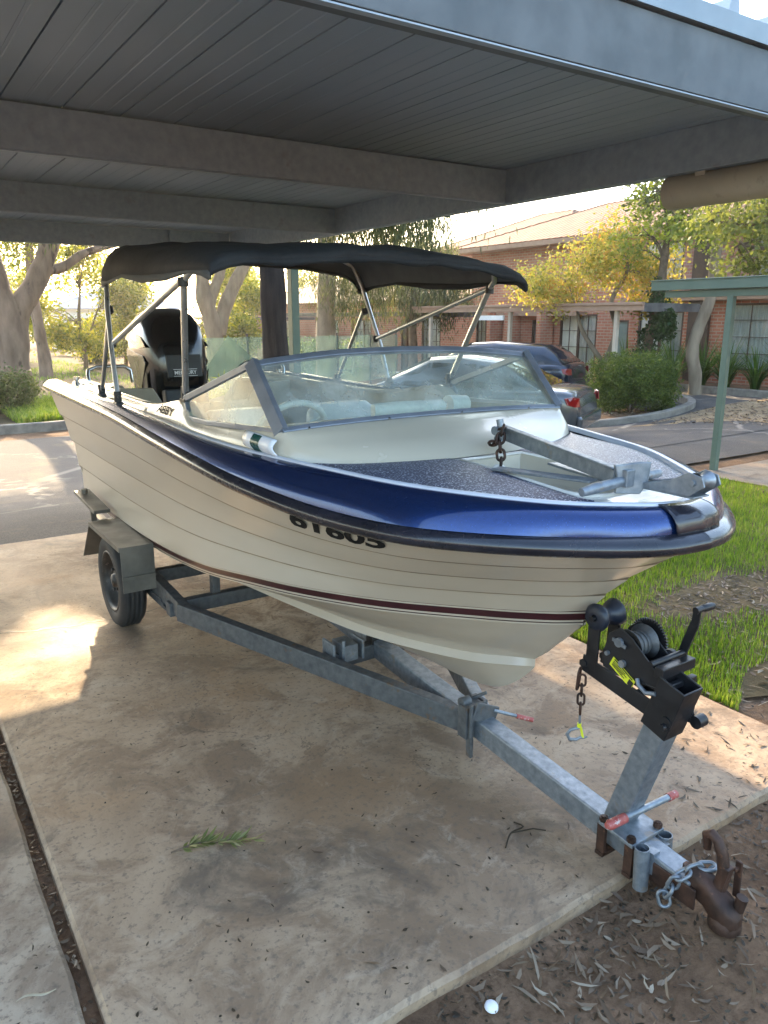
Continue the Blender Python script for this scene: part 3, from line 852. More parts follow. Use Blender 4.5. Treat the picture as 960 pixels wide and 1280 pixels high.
# cockpit: sole, bulkheads, splash well, seats, dash
ck = MB()
ck.grid([[(BX + x, y, .66) for x in (-.56, .56)] for y in (2.85, 5.1)], 0, False, flip=True)
ck.build('cockpit_sole', M['liner'], boat)
bk = MB()
bk.prism([(BX - .64, 4.72, .62), (BX + .64, 4.72, .62), (BX + .64, 4.72, 1.245), (BX + .34, 4.72, 1.235), (BX + .28, 4.72, 1.13), (BX - .28, 4.72, 1.13), (BX - .34, 4.72, 1.235), (BX - .64, 4.72, 1.245)], (0, .03, 0))
bk.box((BX, 4.95, .98), (1.26, .42, .03))
bk.prism([(BX - .72, 5.18, .9), (BX + .72, 5.18, .9), (BX + .72, 5.18, 1.23), (BX + .4, 5.18, 1.225), (BX + .3, 5.18, 1.06), (BX - .3, 5.18, 1.06), (BX - .4, 5.18, 1.225), (BX - .72, 5.18, 1.23)], (0, .05, 0))
bk.build('splash_well', M['liner'], boat, bevel=.01)
for s in (-1, 1):
    qd = MB(); qd.prism([(BX + s * .6, 4.73, 1.255), (BX + s * .735, 4.73, 1.235), (BX + s * .735, 5.22, 1.238), (BX + s * .42, 5.22, 1.236), (BX + s * .5, 4.95, 1.25)], (0, 0, -.02))
    qd.build('quarter_deck', M['gel'], boat, bevel=.006)
ds = MB()
rows = []
for y, z in ((2.37, 1.245), (2.46, 1.252), (2.66, 1.25), (2.76, 1.23), (2.8, 1.17), (2.81, .98)):
    rows.append([(BX + x, y + .02 * math.cos(x * 4), z) for x in np.linspace(-.62, .62, 14)])
ds.grid(rows, 0, True, flip=False); ds.build('dashboard', M['liner'], boat, thick=.01)
def seat(x, y):
    t = MB()
    rows = []
    for h, w, d, o in ((.0, .19, .06, 0), (.08, .21, .075, .02), (.25, .22, .075, .06), (.38, .2, .065, .09), (.42, .15, .04, .1)):
        rows.append([(BX + x + w * math.copysign(abs(math.cos(a)) ** .5, math.cos(a)), y + o + d * math.copysign(abs(math.sin(a)) ** .6, math.sin(a)), .8 + h) for a in np.linspace(0, 2 * math.pi, 28, endpoint=False)])
    t.grid(rows, 0, True, close=True, flip=True); t.add(rows[-1], [tuple(range(28))], 0, True)
    t.box((BX + x, y - .2, .8), (.42, .42, .1)); t.box((BX + x, y - .15, .69), (.3, .3, .15))
    return t.build('seat', M['seat'], boat, bevel=.02)
seat(-.3, 3.42); seat(.28, 3.42)
cu = MB()                                          # rolled covers lying on the dash
cu.tube([(BX - .1, 2.62, 1.285), (BX + .0, 2.6, 1.285), (BX + .24, 2.6, 1.283)], [.028, .034, .03], 14)
cu.build('dash_roll', M['seat'], boat); cu = MB()
cu.tube([(BX + .28, 2.61, 1.287), (BX + .38, 2.61, 1.287)], [.042, .036], 16)
cu.build('dash_roll', M['seat'], boat)
sw = MB()
c0 = Vector((BX - .36, 2.86, 1.175)); ax = Vector((0, .86, .5)).normalized(); u = Vector((1, 0, 0)); w = ax.cross(u)
sw.tube([c0 + (u * math.cos(a) + w * math.sin(a)) * .165 for a in np.linspace(0, 2 * math.pi, 40, endpoint=False)], .014, 10, closed=True)
for a in (R(90), R(210), R(330)): sw.bar(c0, c0 + (u * math.cos(a) + w * math.sin(a)) * .16, .03, .008, ax)
sw.cyl(c0 - ax * .1, c0 + ax * .015, .04, 18)
sw.build('steering_wheel', M['seat'], boat)
sp = MB(); sp.lathe([(0, .012), (.05, .014), (.072, .01), (.08, .018), (.086, .012), (.088, -.002)], (BX + .615, 3.1, 1.16), (-1, 0, 0), 28)
sp.build('speaker', M['blackp'], boat)
sp = MB(); sp.lathe([(0, .012), (.05, .014), (.072, .01), (.08, .018), (.086, .012), (.088, -.002)], (BX - .615, 3.1, 1.16), (1, 0, 0), 28)
sp.build('speaker', M['seat'], boat)

# windscreen
wf_bot = cr([(0, 2.358, 1.29), (.3, 2.354, 1.288), (.55, 2.338, 1.283), (.658, 2.328, 1.279)], 20)
wf_top = cr([(0, 2.572, 1.527), (.3, 2.57, 1.52), (.52, 2.556, 1.503), (.66, 2.546, 1.489)], 20)
full = lambda c: [(BX - p[0], p[1], p[2]) for p in c[::-1]] + [(BX + p[0], p[1], p[2]) for p in c[1:]]
fb, ft = full(wf_bot), full(wf_top)
ws = sub('windscreen', boat)
def bar_path(mb, P, w, h, up):
    up = Vector(up); rows = []
    for i, p in enumerate(P):
        p = Vector(p); t = (Vector(P[min(i + 1, len(P) - 1)]) - Vector(P[max(i - 1, 0)])).normalized()
        sd_ = t.cross(up).normalized(); u_ = sd_.cross(t).normalized()
        rows.append([p + sd_ * w / 2 + u_ * h / 2, p - sd_ * w / 2 + u_ * h / 2, p - sd_ * w / 2 - u_ * h / 2, p + sd_ * w / 2 - u_ * h / 2])
    mb.grid(rows, 0, False, close=True); mb.add(rows[0], [(3, 2, 1, 0)]); mb.add(rows[-1], [(0, 1, 2, 3)])
fr = MB(); rake = (0, .65, .72)
bar_path(fr, ft, .02, .026, rake); bar_path(fr, fb, .024, .02, rake)
for s in (-1, 1):
    b = Vector((BX + s * .658, 2.328, 1.276)); t = Vector((BX + s * .66, 2.546, 1.497))
    bar_path(fr, [b, t], .05, .028, (s * .8, -.5, 0))
    at = Vector((BX + s * .705, 3.12, 1.325)); ab = Vector((BX + s * .71, 3.065, 1.252))
    bar_path(fr, [t - Vector((0, 0, .006)), at], .02, .026, (0, 0, 1))
    bar_path(fr, [b + Vector((s * .006, .02, 0)), Vector((BX + s * .70, 2.6, 1.27)), Vector((BX + s * .712, 2.85, 1.256)), ab], .022, .02, (0, 0, 1))
    bar_path(fr, [ab, at], .02, .02, (0, 1, 0))
fr.build('windscreen_frame', M['frame'], ws, bevel=.003)
gp = MB(); gp.grid([fb, ft], 0, True); gp.build('front_pane', M['glass'], ws)
for s in (-1, 1):
    gp = MB()
    b = np.array((BX + s * .664, 2.345, 1.281)); t = np.array((BX + s * .663, 2.555, 1.486)); at = np.array((BX + s * .705, 3.115, 1.322)); ab = np.array((BX + s * .71, 3.065, 1.256))
    lo_ = cr([b, (BX + s * .70, 2.6, 1.272), (BX + s * .711, 2.85, 1.258), ab], 14); hi_ = np.linspace(t, at, 14)
    gp.grid([[tuple(p) for p in lo_ * (1 - f) + hi_ * f] for f in np.linspace(0, 1, 5)], 0, True); gp.build('side_pane', M['glass'], ws)
for x in (-.55, -.2, .15, .5):
    bz = MB(); i = int((x + .66) / 1.32 * (len(fb) - 1)); bz.cyl(Vector(fb[i]) + Vector((0, -.012, .0)), Vector(fb[i]) + Vector((0, -.017, .004)), .004, 8)
    bz.build('frame_screw', M['chrome'], ws)

# bimini canopy and its tubes
for s in (-1, 1):
    X = lambda w: BX + s * w
    cf = MB(); cf.tube([(X(.795), 3.82, 1.27), (X(.785), 3.9, 1.5), (X(.765), 3.99, 1.70), (X(.745), 4.04, 1.84), (X(.70), 4.07, 1.95), (X(.6), 4.08, 1.995)], .0125, 10); cf.build('canopy_bow', M['alu'], boat)
    cf = MB(); cf.tube([(X(.74), 4.34, 1.26), (X(.742), 4.2, 1.45), (X(.746), 4.03, 1.69)], .011, 10); cf.build('canopy_stay', M['alu'], boat)
    cf = MB(); cf.tube([(X(.772), 3.93, 1.528), (X(.762), 2.91, 1.79)], .0125, 10); cf.build('canopy_stay', M['alu'], boat)
    cf = MB(); cf.tube([(X(.70), 3.13, 1.335), (X(.757), 2.91, 1.785), (X(.745), 2.86, 1.82), (X(.68), 2.79, 1.86), (X(.5), 2.75, 1.885), (X(0), 2.74, 1.895)], .0135, 10); cf.build('canopy_bow', M['alu'], boat)
for s in (-1, 1):
    for w, y, z in ((.795, 3.82, 1.262), (.74, 4.34, 1.256), (.70, 3.13, 1.33)):
        cm = MB(); cm.box((BX + s * w, y, z - .012), (.035, .06, .016)); cm.cyl((BX + s * w, y, z - .01), (BX + s * w, y, z + .045), .018, 12)
        cm.cyl((BX + s * (w + .0), y - .035, z + .02), (BX + s * w, y + .035, z + .02), .008, 8)
        cm.build('canopy_mount', M['blackp'], boat, bevel=.003)
    for p, q, r_ in (((.759, 2.91, 1.765), (.76, 2.91, 1.80), .021), ((.772, 3.925, 1.515), (.773, 3.935, 1.545), .02), ((.749, 4.01, 1.675), (.748, 4.02, 1.705), .019)):
        cm = MB(); cm.tube([(BX + s * p[0], *p[1:]), (BX + s * q[0], *q[1:])], r_, 10); cm.build('tube_joint', M['blackp'], boat)
cn = MB(); rows = []
stn = [(2.645, 1.80, 1.882, .755), (2.66, 1.806, 1.908, .757), (2.72, 1.812, 1.926, .76), (2.85, 1.815, 1.945, .765), (3.1, 1.82, 1.968, .765), (3.4, 1.83, 1.992, .765), (3.7, 1.84, 2.012, .765), (3.95, 1.835, 2.028, .765), (4.06, 1.83, 2.028, .76), (4.1, 1.825, 2.005, .755), (4.105, 1.82, 1.95, .752)]
for i, (y, zl, zt, w) in enumerate(stn):
    r_ = []
    for a in np.linspace(-1, 1, 41):
        x = abs(a); sg = math.copysign(1, a)
        sag = .006 * math.sin(y * 13 + a * 9) + .004 * math.sin(y * 31 + a * 5) + .0035 * math.sin(a * 23 + y * 6) * math.sin(y * 9)
        sag -= .012 * math.sin(math.pi * min(1, max(0, (y - 2.72) / 1.3))) ** 2 * (1 - abs(a))
        if x > .78:
            t = (x - .78) / .22
            px = w * (.80 + .2 * math.sin(t * math.pi / 2)); zz = zt - .035 - (zt - .035 - zl) * (1 - math.cos(t * math.pi / 2))
        else:
            px = w * x / .78 * .80; zz = zt - .035 * (x / .78) ** 2.2
        r_.append((BX + sg * px, y + .0 * x, zz + (sag if 0 < i < len(stn) - 1 else sag * .6)))
    rows.append(r_)
cn.grid(rows, 0, True)
# front valance hanging under the first bow and the scalloped side hems
fv = [[p for p in rows[0]], [(x, y + .012, z - .020 - .004 * math.sin(k * .9)) for k, (x, y, z) in enumerate(rows[0])]]
cn.grid(fv, 0, True, flip=True)
av = [[p for p in rows[-1]], [(x, y - .012, z - .02) for (x, y, z) in rows[-1]]]
cn.grid(av, 0, True)
for c_ in (0, -1):
    hem = [[r[c_] for r in rows], [(r[c_][0], r[c_][1], r[c_][2] - .022 - .012 * math.sin(j * 1.7)) for j, r in enumerate(rows)]]
    cn.grid(hem, 0, True, flip=(c_ == 0))
cno = cn.build('canopy', [M['canvas'], M['underside']], boat, thick=.004)
cno.modifiers['solid'].material_offset = 1

# outboard motor
mo = sub('outboard_motor', boat)
mc = Vector((BX + .0, 5.42, 1.38)); tilt = Matrix.Rotation(R(-9), 3, 'X')
def mt(x, y, z): return mc + tilt @ Vector((x, y, z))
def ring(z, hw, y0, y1, n=36, e=.55):
    out = []
    for a in np.linspace(0, 2 * math.pi, n, endpoint=False):
        cx, sy = math.cos(a), math.sin(a)
        out.append(mt(hw * math.copysign(abs(cx) ** e, cx), (y0 + y1) / 2 + (y1 - y0) / 2 * math.copysign(abs(sy) ** e, sy), z))
    return out
cw = MB()
rr = [ring(-.36, .15, -.2, .22), ring(-.3, .19, -.25, .3), ring(-.12, .215, -.29, .36), ring(.05, .22, -.3, .38), ring(.18, .21, -.27, .37), ring(.27, .185, -.2, .34, e=.65), ring(.325, .14, -.1, .28, e=.75), ring(.345, .07, 0, .18, e=.9)]
cw.grid(rr, 0, True, close=True); cw.add(rr[-1], [tuple(range(36))], 0, True); cw.add(rr[0], [tuple(range(36))[::-1]])
cw.build('cowl', M['cowl'], mo, bevel=0)
for s in (-1, 1):
    pn_ = MB()
    for poly in ([(-.2, -.05), (.02, -.24), (.06, -.24), (.22, .05), (.2, .1), (-.16, -.0)], [(-.24, .05), (-.1, .06), (.25, .17), (.12, .24), (-.14, .13)], [(-.2, -.1), (-.14, -.28), (-.02, -.27), (-.1, -.16)]):
        pts = [mt(s * (.2155 - .25 * max(0, z - .05) ** 1.5 - .12 * max(0, -.15 - z)), y + .03, z) for y, z in poly]
        pn_.prism(pts, tilt @ Vector((s * .006, 0, 0)))
    pn_.build('cowl_panel', M['cowlgrey'], mo, bevel=.002)
pl = MB(); pl.box(mt(0, -.298, -.09), (.24, .014, .15), tilt); pl.box(mt(0, -.304, -.135), (.17, .01, .05), tilt)
pl.build('badge_plate', M['blackp'], mo, bevel=.004)
bd = MB()
vs, fs = text_mesh('MERCURY', .034, .0006)
bd.add([mt(x, -.3105, -.135 + y) for x, y, z in vs], fs)
bd.box(mt(0, -.3095, -.112), (.165, .003, .003), tilt); bd.box(mt(0, -.3095, -.157), (.165, .003, .003), tilt)
bd.build('badge_lettering', M['silver'], mo)
lg = MB()
rr = [ring(-.36, .13, -.16, .2), ring(-.55, .09, -.1, .17), ring(-.8, .07, -.08, .15), ring(-1.0, .05, -.08, .13), ring(-1.12, .045, -.1, .16)]
lg.grid(rr, 0, True, close=True)
lg.tube([mt(0, -.16, -1.14), mt(0, -.06, -1.14), mt(0, .12, -1.14), mt(0, .24, -1.14)], [.012, .055, .055, .03], 16)
lg.box(mt(0, .06, -.98), (.2, .36, .012), tilt); lg.build('motor_leg', M['cowl'], mo)
br = MB(); br.box(mt(0, -.26, -.42), (.3, .08, .36), tilt); br.box(mt(0, -.2, -.33), (.22, .12, .1), tilt); br.build('transom_bracket', M['blackp'], mo, bevel=.01)
pr = MB()
for k in range(3):
    a = k * 2 * math.pi / 3; d = Vector((math.cos(a), 0, math.sin(a))); e_ = Vector((-math.sin(a), .5, math.cos(a)))
    pr.grid([[mt(*(d * r_ + e_ * w_ + Vector((0, .25, -1.14)))) for w_ in (-.05 * (1.2 - r_ * 4), 0, .05 * (1.2 - r_ * 4))] for r_ in (.03, .08, .13, .16)], 0, True)
pr.build('propeller', M['alu'], mo, thick=.006)

# grab rail at the quarter
for s in (-1, 1):
    gr = MB(); gr.tube([(BX + s * .66, 4.95, 1.27), (BX + s * .665, 4.955, 1.31), (BX + s * .655, 4.98, 1.34), (BX + s * .6, 5.02, 1.355), (BX + s * .42, 5.05, 1.355), (BX + s * .38, 5.05, 1.33), (BX + s * .37, 5.05, 1.25)], .011, 10)
    gr.build('grab_rail', M['chrome'], boat)
    gr = MB(); gr.cyl((BX + s * .70, 5.1, 1.24), (BX + s * .70, 5.1, 1.285), .012, 12); gr.cyl((BX + s * .70, 5.1, 1.285), (BX + s * .70, 5.1, 1.295), .02, 12)
    gr.build('cleat', M['chrome'], boat)

# bow roller plate and chrome capping
bp = MB()
for s in (-1, 1):
    bp.prism([(BX + s * .032, 1.40, 1.19), (BX + s * .032, 1.26, 1.192), (BX + s * .032, 1.19, 1.192), (BX + s * .032, 1.145, 1.225), (BX + s * .032, 1.155, 1.25), (BX + s * .032, 1.195, 1.258), (BX + s * .032, 1.25, 1.228)], (s * .005, 0, 0))
bp.box((BX, 1.275, 1.1905), (.07, .2, .006))
bp.cyl((BX - .045, 1.18, 1.232), (BX + .045, 1.18, 1.232), .009, 12)
bp.lathe([(.026, -.027), (.018, -.012), (.014, 0), (.018, .012), (.026, .027)], (BX, 1.18, 1.232), (1, 0, 0), 16)
bp.build('bow_roller', M['galv'], boat, bevel=.002)
cp = MB(); rows = []
for f in np.linspace(.0, 1.0, 8):
    c = rub_t * (1 - f) + deck * f
    c = off(c, .024 * math.sin(math.pi * max(f, .05)) + .014 * (1 - f) + .004, .012 * math.sin(math.pi * f) + .004 * f)
    i = int(np.argmin(abs(c[:, 0] - .085)))
    half = cr([tuple(p) for p in c[:i + 1]], 10); half[0, 0] = 0
    rows.append([(BX - p[0], p[1], p[2]) for p in half[::-1]] + [(BX + p[0], p[1], p[2]) for p in half[1:]])
cp.grid(rows, 0, True); cp.build('bow_cap', M['rubber'], boat, thick=.003)

# side vent with a teal stripe
vt = MB(); rows = []
for t in np.linspace(0, 1, 8):
    y = 2.50 - .21 * t
    rows.append([(BX - .695 - .018 * math.sin(math.pi * u_) - .012 * (1 - t), y, 1.205 + .062 * u_ * (1 - .15 * t)) for u_ in np.linspace(0, 1, 8)])
vt.grid(rows, 0, True, flip=True); vo_ = vt.build('side_vent', M['white'], boat, thick=.006)
vs_ = MB(); vs_.grid([[(p[0] - .0045, p[1], p[2]) for p in r] for r in rows[2:5]], 0, True, flip=True)
vs_.build('vent_stripe', M['teal'], vo_)

# lettering
from mathutils.bvhtree import BVHTree
bvh = BVHTree.FromPolygons([Vector(v) for v in coam.v], [list(f) for f in coam.f])
def on_coaming(y, z):
    h = bvh.ray_cast(Vector((.4, y, z)), Vector((1, 0, 0)))
    return h[0].x if h[0] else BX - .72
vs, fs = text_mesh('ABBY', .048, .0012)
tb = MB()
tb.add([(on_coaming(3.33 - x * 2.0, 1.258 + y) - .003, 3.33 - x * 2.0, 1.258 + y) for x, y, z in vs], fs)
tb.build('name_lettering', M['vinyl'], boat)
vs, fs = text_mesh('61605', .15, .0055)
rg = MB(); pts = []
A = rub; B = rub * .8 + stripe * .2; B = off(B, -.035 * math.sin(math.pi * .2), 0)
Ls = np.r_[0, np.cumsum(np.linalg.norm(np.diff(rub, axis=0), axis=1))]
iy = np.interp(1.93, rub[:, 1], Ls)
for x, y, z in vs:
    l = iy - x * 1.12
    a = np.array([np.interp(l, Ls, A[:, j]) for j in range(3)]); b = np.array([np.interp(l, Ls, B[:, j]) for j in range(3)])
    f = .40 - y / np.linalg.norm(a - b)
    q = a * (1 - f) + b * f
    # push clear of the planking along the plan normal
    i = int(np.argmin(abs(Ls - l))); n_ = pn(rub)[i]
    q[:2] += n_ * .010
    pts.append((BX - q[0], q[1], q[2]))
rg.add(pts, fs); rg.build('registration_lettering', M['vinyl'], boat)
# ------------------------------------------------------------------ trailer
tr = thing('boat_trailer', 'galvanised single axle boat trailer with black winch post and rusty coupling on the dirt', 'trailer', (BX, 3.2, 0))
def tz(y): return .105 + .0785 * (y - 1.07)                     # top of the spine
mb = MB()
mb.bar((BX - .024, 1.05, tz(1.05) - .04), (BX, 5.0, tz(5.0) - .04), .075, .08)
mb.build('drawbar', M['galv'], tr, bevel=.005)
def P3(x, y, dz=0): return Vector((x, y, tz(y) - .045 + dz))
for s in (-1, 1):
    mb = MB()
    mb.bar(P3(BX + s * .01, 1.98), P3(BX + s * .665, 3.5), .05, .09)
    mb.bar(P3(BX + s * .652, 3.47), P3(BX + s * .662, 5.05), .05, .09)
    mb.build('side_rail', M['galv'] if s > 0 else M['galvd'], tr, bevel=.004)
for y, w in ((2.72, .33), (3.56, .64), (4.0, .64), (4.95, .64)):
    mb = MB(); mb.bar(P3(BX - w, y, -.005), P3(BX + w, y, -.005), .055, .07)
    mb.build('crossmember', M['galvd'], tr, bevel=.004)
# keel rollers and bunks that carry the hull
for y, zk in ((2.72, .272), (3.56, .302), (4.95, .357)):
    mb = MB(); mb.lathe([(.012, -.05), (.03, -.05), (.024, -.02), (.02, 0), (.024, .02), (.03, .05), (.012, .05)], (BX, y, zk - .023), (1, 0, 0), 16)
    for s in (-1, 1): mb.box((BX + s * .054, y, zk - .04), (.012, .05, .09))
    mb.build('keel_roller', M['blackp'], tr)
for s in (-1, 1):
    mb = MB(); mb.bar((BX + s * .44, 3.4, .44), (BX + s * .46, 5.0, .475), .09, .04)
    for y in (3.58, 4.9): mb.box((BX + s * .45, y, .36), (.04, .05, .17))
    mb.build('bunk', M['galvd'], tr, bevel=.004)
mb = MB()                                                     # clamp holding the cross tube under the bow
mb.box((1.60, 2.70, tz(2.7) - .0), (.07, .11, .075)); mb.cyl((1.57, 2.66, tz(2.7) - .1), (1.57, 2.66, tz(2.7) + .06), .009, 8)
mb.box((1.53, 2.72, tz(2.7) - .01), (.012, .1, .11)); mb.box((1.665, 2.70, tz(2.7) - .0), (.012, .1, .09))
mb.build('bracket', M['galv'], tr, bevel=.003)
mb = MB()
mb.cyl((BX - .77, 4.13, .256), (BX + .77, 4.13, .256), .022, 12)
for s in (-1, 1):
    for k in range(4):
        mb.bar((BX + s * .665, 3.62 + .04 * k, .205 + .010 * k), (BX + s * .665, 4.6 - .04 * k, .205 + .010 * k), .045, .008)
    mb.box((BX + s * .665, 3.6, .235), (.06, .06, .07)); mb.box((BX + s * .665, 4.13, .235), (.07, .1, .06))
mb.build('axle', M['galvd'], tr, bevel=.003)
for s in (-1, 1):
    mb = MB(); xo, xi = BX + s * .887, BX + s * .725
    rows = [[(x, y, z) for x in (xo, xi)] for y, z in ((3.665, .335), (3.67, .565), (4.27, .565), (4.5, .315))]
    mb.grid(rows, 0, False, flip=(s < 0))
    mb.prism([(xi, 3.67, .565), (xi, 4.27, .565), (xi, 4.37, .45), (xi, 4.1, .48), (xi, 3.8, .40), (xi, 3.67, .335)], (s * .004, 0, 0))
    mb.box(((xo + xi) / 2, 3.662, .41), (.16, .008, .012)); 
    mb.box((xo, 3.97, .557), (.008, .6, .02))
    mb.build('mudguard', M['guard'], tr, thick=.006, bevel=.003)
    mb = MB(); mb.bar((BX + s * .8, 4.33, .60), (BX + s * .8, 4.8, .63), .09, .02)
    mb.box((BX + s * .8, 4.55, .54), (.03, .03, .13)); mb.cyl((BX + s * .8, 4.72, .625), (BX + s * .8, 4.72, .66), .018, 10); mb.box((BX + s * .73, 4.55, .47), (.17, .03, .04))
    mb.build('lamp_bracket', M['guard'], tr, bevel=.003)
    wh = sub('wheel', tr)
    wc = Vector((BX + s * .775, 4.13, .256)); a = Vector((s, 0, 0))
    mb = MB()
    mb.lathe([(.163, -.055), (.18, -.064), (.215, -.07), (.24, -.062), (.252, -.045), (.256, -.018), (.256, .018), (.252, .045), (.24, .062), (.215, .07), (.18, .064), (.163, .055)], wc, a, 48)
    for k in range(4):
        zz = -.036 + .024 * k
        mb.lathe([(.2555, zz - .009), (.2585, zz - .007), (.2585, zz + .007), (.2555, zz + .009)], wc, a, 48)
    mb.build('tyre', M['tyre'], wh)
    mb = MB()
    mb.lathe([(.166, -.06), (.17, .062), (.16, .064), (.152, .04), (.14, .012), (.115, .004), (.09, .018), (.06, .03), (.04, .028), (.036, .05), (.0, .055)], wc, a, 40)
    for k in range(5):
        an = k * 2 * math.pi / 5; mb.cyl(wc + Vector((s * .02, math.cos(an) * .06, math.sin(an) * .06)), wc + Vector((s * .045, math.cos(an) * .06, math.sin(an) * .06)), .009, 6)
    mb.build('rim', M['rimdark'], wh)

FX = BX - .02                                                # nose of the trailer, slightly askew
# winch post
wp = MB()
pa, pb = Vector((FX + .008, 1.335, .12)), Vector((FX + .008, 1.178, .63))
wp.bar(pa, pa + (pb - pa).normalized() * .42, .074, .074, (0, -1, 0))
wp.build('winch_post', M['galv'], tr, bevel=.005)
bx = MB()
d = (pb - pa).normalized()
q0 = pa + d * .395; q1 = pa + d * .565
rotp = Matrix.Rotation(math.atan2(pb.y - pa.y, pb.z - pa.z), 3, 'X').inverted()
def sq(c, h): return [c + rotp @ Vector((x * h, y * h, 0)) for x, y in ((-1, -1), (1, -1), (1, 1), (-1, 1))]
o0, o1, i1, i0_ = sq(q0, .044), sq(q1, .044), sq(q1, .0375), sq(q1 - d * .12, .0375)
bx.grid([o0, o1, i1, i0_], 0, False, close=True); bx.add(i0_, [(0, 1, 2, 3)])
bx.build('post_socket', M['black'], tr, bevel=.003)
ar = MB()
for s in (-1, 1):
    x = FX + s * .052
    ar.bar((x, 1.12, .515), (x, 1.50, .585), .008, .062, (0, 0, 1))
    ar.bar((x, 1.46, .57), (x, 1.455, .75), .009, .05, (0, 1, 0))
    ar.cyl((x - .012, 1.14, .515), (x + .012, 1.14, .515), .02, 12)
    ar.cyl((x - .010, 1.49, .583), (x + .010, 1.49, .583), .017, 6)
ar.cyl((FX - .075, 1.455, .765), (FX + .075, 1.455, .765), .01, 10)
ar.cyl((FX - .08, 1.14, .50), (FX + .08, 1.14, .50), .012, 10); ar.cyl((FX + .05, 1.105, .495), (FX + .09, 1.105, .495), .022, 12)
ar.cyl((FX - .056, 1.3, .53), (FX + .056, 1.3, .53), .012, 10)
ar.build('winch_arm', M['black'], tr, bevel=.002)
ro = MB(); ro.lathe([(.012, -.06), (.04, -.06), (.05, -.048), (.044, -.03), (.03, -.012), (.028, 0), (.03, .012), (.044, .03), (.05, .048), (.04, .06), (.012, .06)], (FX, 1.455, .765), (1, 0, 0), 28)
ro.build('bow_stop', surf('dark_blue_rubber', (.008, .012, .022), (.015, .02, .032), 8, .4), tr)
wn = sub('winch', tr)
wf = MB()
for s in (-1, 1):
    x = FX + s * .05
    pts = [(x, 1.41, .6), (x, 1.42, .64), (x, 1.395, .73), (x, 1.35, .765), (x, 1.30, .745), (x, 1.2, .665), (x, 1.17, .645), (x, 1.165, .60)]
    wf.prism(pts, (.005, 0, 0))
wf.box((FX, 1.29, .60), (.105, .26, .006), Matrix.Rotation(R(-6), 3, 'X'))
wf.box((FX + .03, 1.185, .665), (.17, .035, .035)); wf.box((FX + .03, 1.16, .62), (.15, .02, .02))
wf.cyl((FX - .06, 1.34, .71), (FX + .09, 1.34, .71), .011, 12)
wf.build('winch_frame', M['black'], wn, bevel=.003)
gm = MB(); nT = 44; r0, r1 = .068, .076; g0, g1 = [], []
for k in range(nT * 4):
    a = 2 * math.pi * k / (nT * 4); r_ = r1 if (k % 4) in (1, 2) else r0
    g0.append((FX + .062, 1.32 + r_ * math.cos(a), .705 + r_ * math.sin(a)))
gm.prism(g0, (.01, 0, 0)); gm.lathe([(.045, 0), (.05, .008), (.05, .018), (.0, .02)], (FX + .07, 1.32, .705), (1, 0, 0), 24)
gm.lathe([(.0, .0), (.03, .0), (.03, .03), (.0, .03)], (FX + .06, 1.24, .665), (1, 0, 0), 20)
gm.build('gear', M['black'], wn)
dm = MB(); dm.lathe([(.06, -.045), (.061, -.042), (.03, -.038), (.028, .038), (.061, .042), (.06, .045)], (FX, 1.32, .705), (1, 0, 0), 28)
for k in range(7): dm.tube([(FX - .03 + .01 * k, 1.32 + (.034 + .004 * (k % 2)) * math.cos(a), .705 + (.034 + .004 * (k % 2)) * math.sin(a)) for a in np.linspace(0, 2 * math.pi, 24, endpoint=False)], .0055, 6, closed=True)
dm.build('cable_drum', M['galvd'], wn)
hd = MB()
hd.cyl((FX - .06, 1.215, .685), (FX + .12, 1.215, .685), .011, 12)
hd.bar((FX + .115, 1.225, .665), (FX + .115, 1.185, .80), .010, .03, (0, 1, 0)); hd.bar((FX + .115, 1.185, .795), (FX + .112, 1.178, .852), .010, .026, (0, 1, 0))
hd.cyl((FX + .10, 1.178, .848), (FX + .135, 1.178, .848), .012, 10)
hd.tube([(FX + .128, 1.178, .848), (FX + .14, 1.178, .848), (FX + .18, 1.172, .85), (FX + .19, 1.171, .85)], [.010, .0135, .0125, .008], 14)
hd.build('winch_handle', M['black'], wn, bevel=.002)
for y, z, r_ in ((1.345, .715, .016), (1.325, .645, .013), (1.39, .66, .008)):
    bo = MB(); bo.cyl((FX - .052, y, z), (FX - .064, y, z), r_, 14)
    if r_ == .016: bo.bar((FX - .06, 1.37, .72), (FX - .06, 1.315, .708), .005, .012)
    bo.build('bolt', M['galv'], wn)
bo = MB()
bo.tube([(FX - .056, 1.262, .615), (FX - .064, 1.25, .60), (FX - .065, 1.22, .585), (FX - .06, 1.185, .595)], .008, 8)
bo.build('brake_pawl', M['galv'], wn)
yl = MB(); yv = [(FX - .0535, 1.365, .655), (FX - .0535, 1.27, .600), (FX - .0535, 1.285, .567), (FX - .0535, 1.38, .622)]
yl.prism(yv, (-.0012, 0, 0)); ylo = yl.build('caution_label', M['yellow'], wn)
yt = MB()
e1 = (Vector(yv[1]) - Vector(yv[0])); e2 = (Vector(yv[3]) - Vector(yv[0]))
for k, (a, b, w_) in enumerate(((.08, .9, .10), (.08, .62, .3), (.08, .7, .46), (.08, .55, .6), (.08, .65, .74))):
    p = Vector(yv[0]) + e1 * a + e2 * w_; q = Vector(yv[0]) + e1 * b + e2 * w_
    yt.bar(p - Vector((.002, 0, 0)), q - Vector((.002, 0, 0)), .0012, .0022 if k else .004, e2)
yt.add([Vector(yv[0]) + e1 * a + e2 * b - Vector((.0026, 0, 0)) for a, b in ((.8, .25), (.98, .25), (.98, .85), (.8, .85))], [(0, 1, 2, 3)])
yt.build('label_print', M['blackp'], ylo)

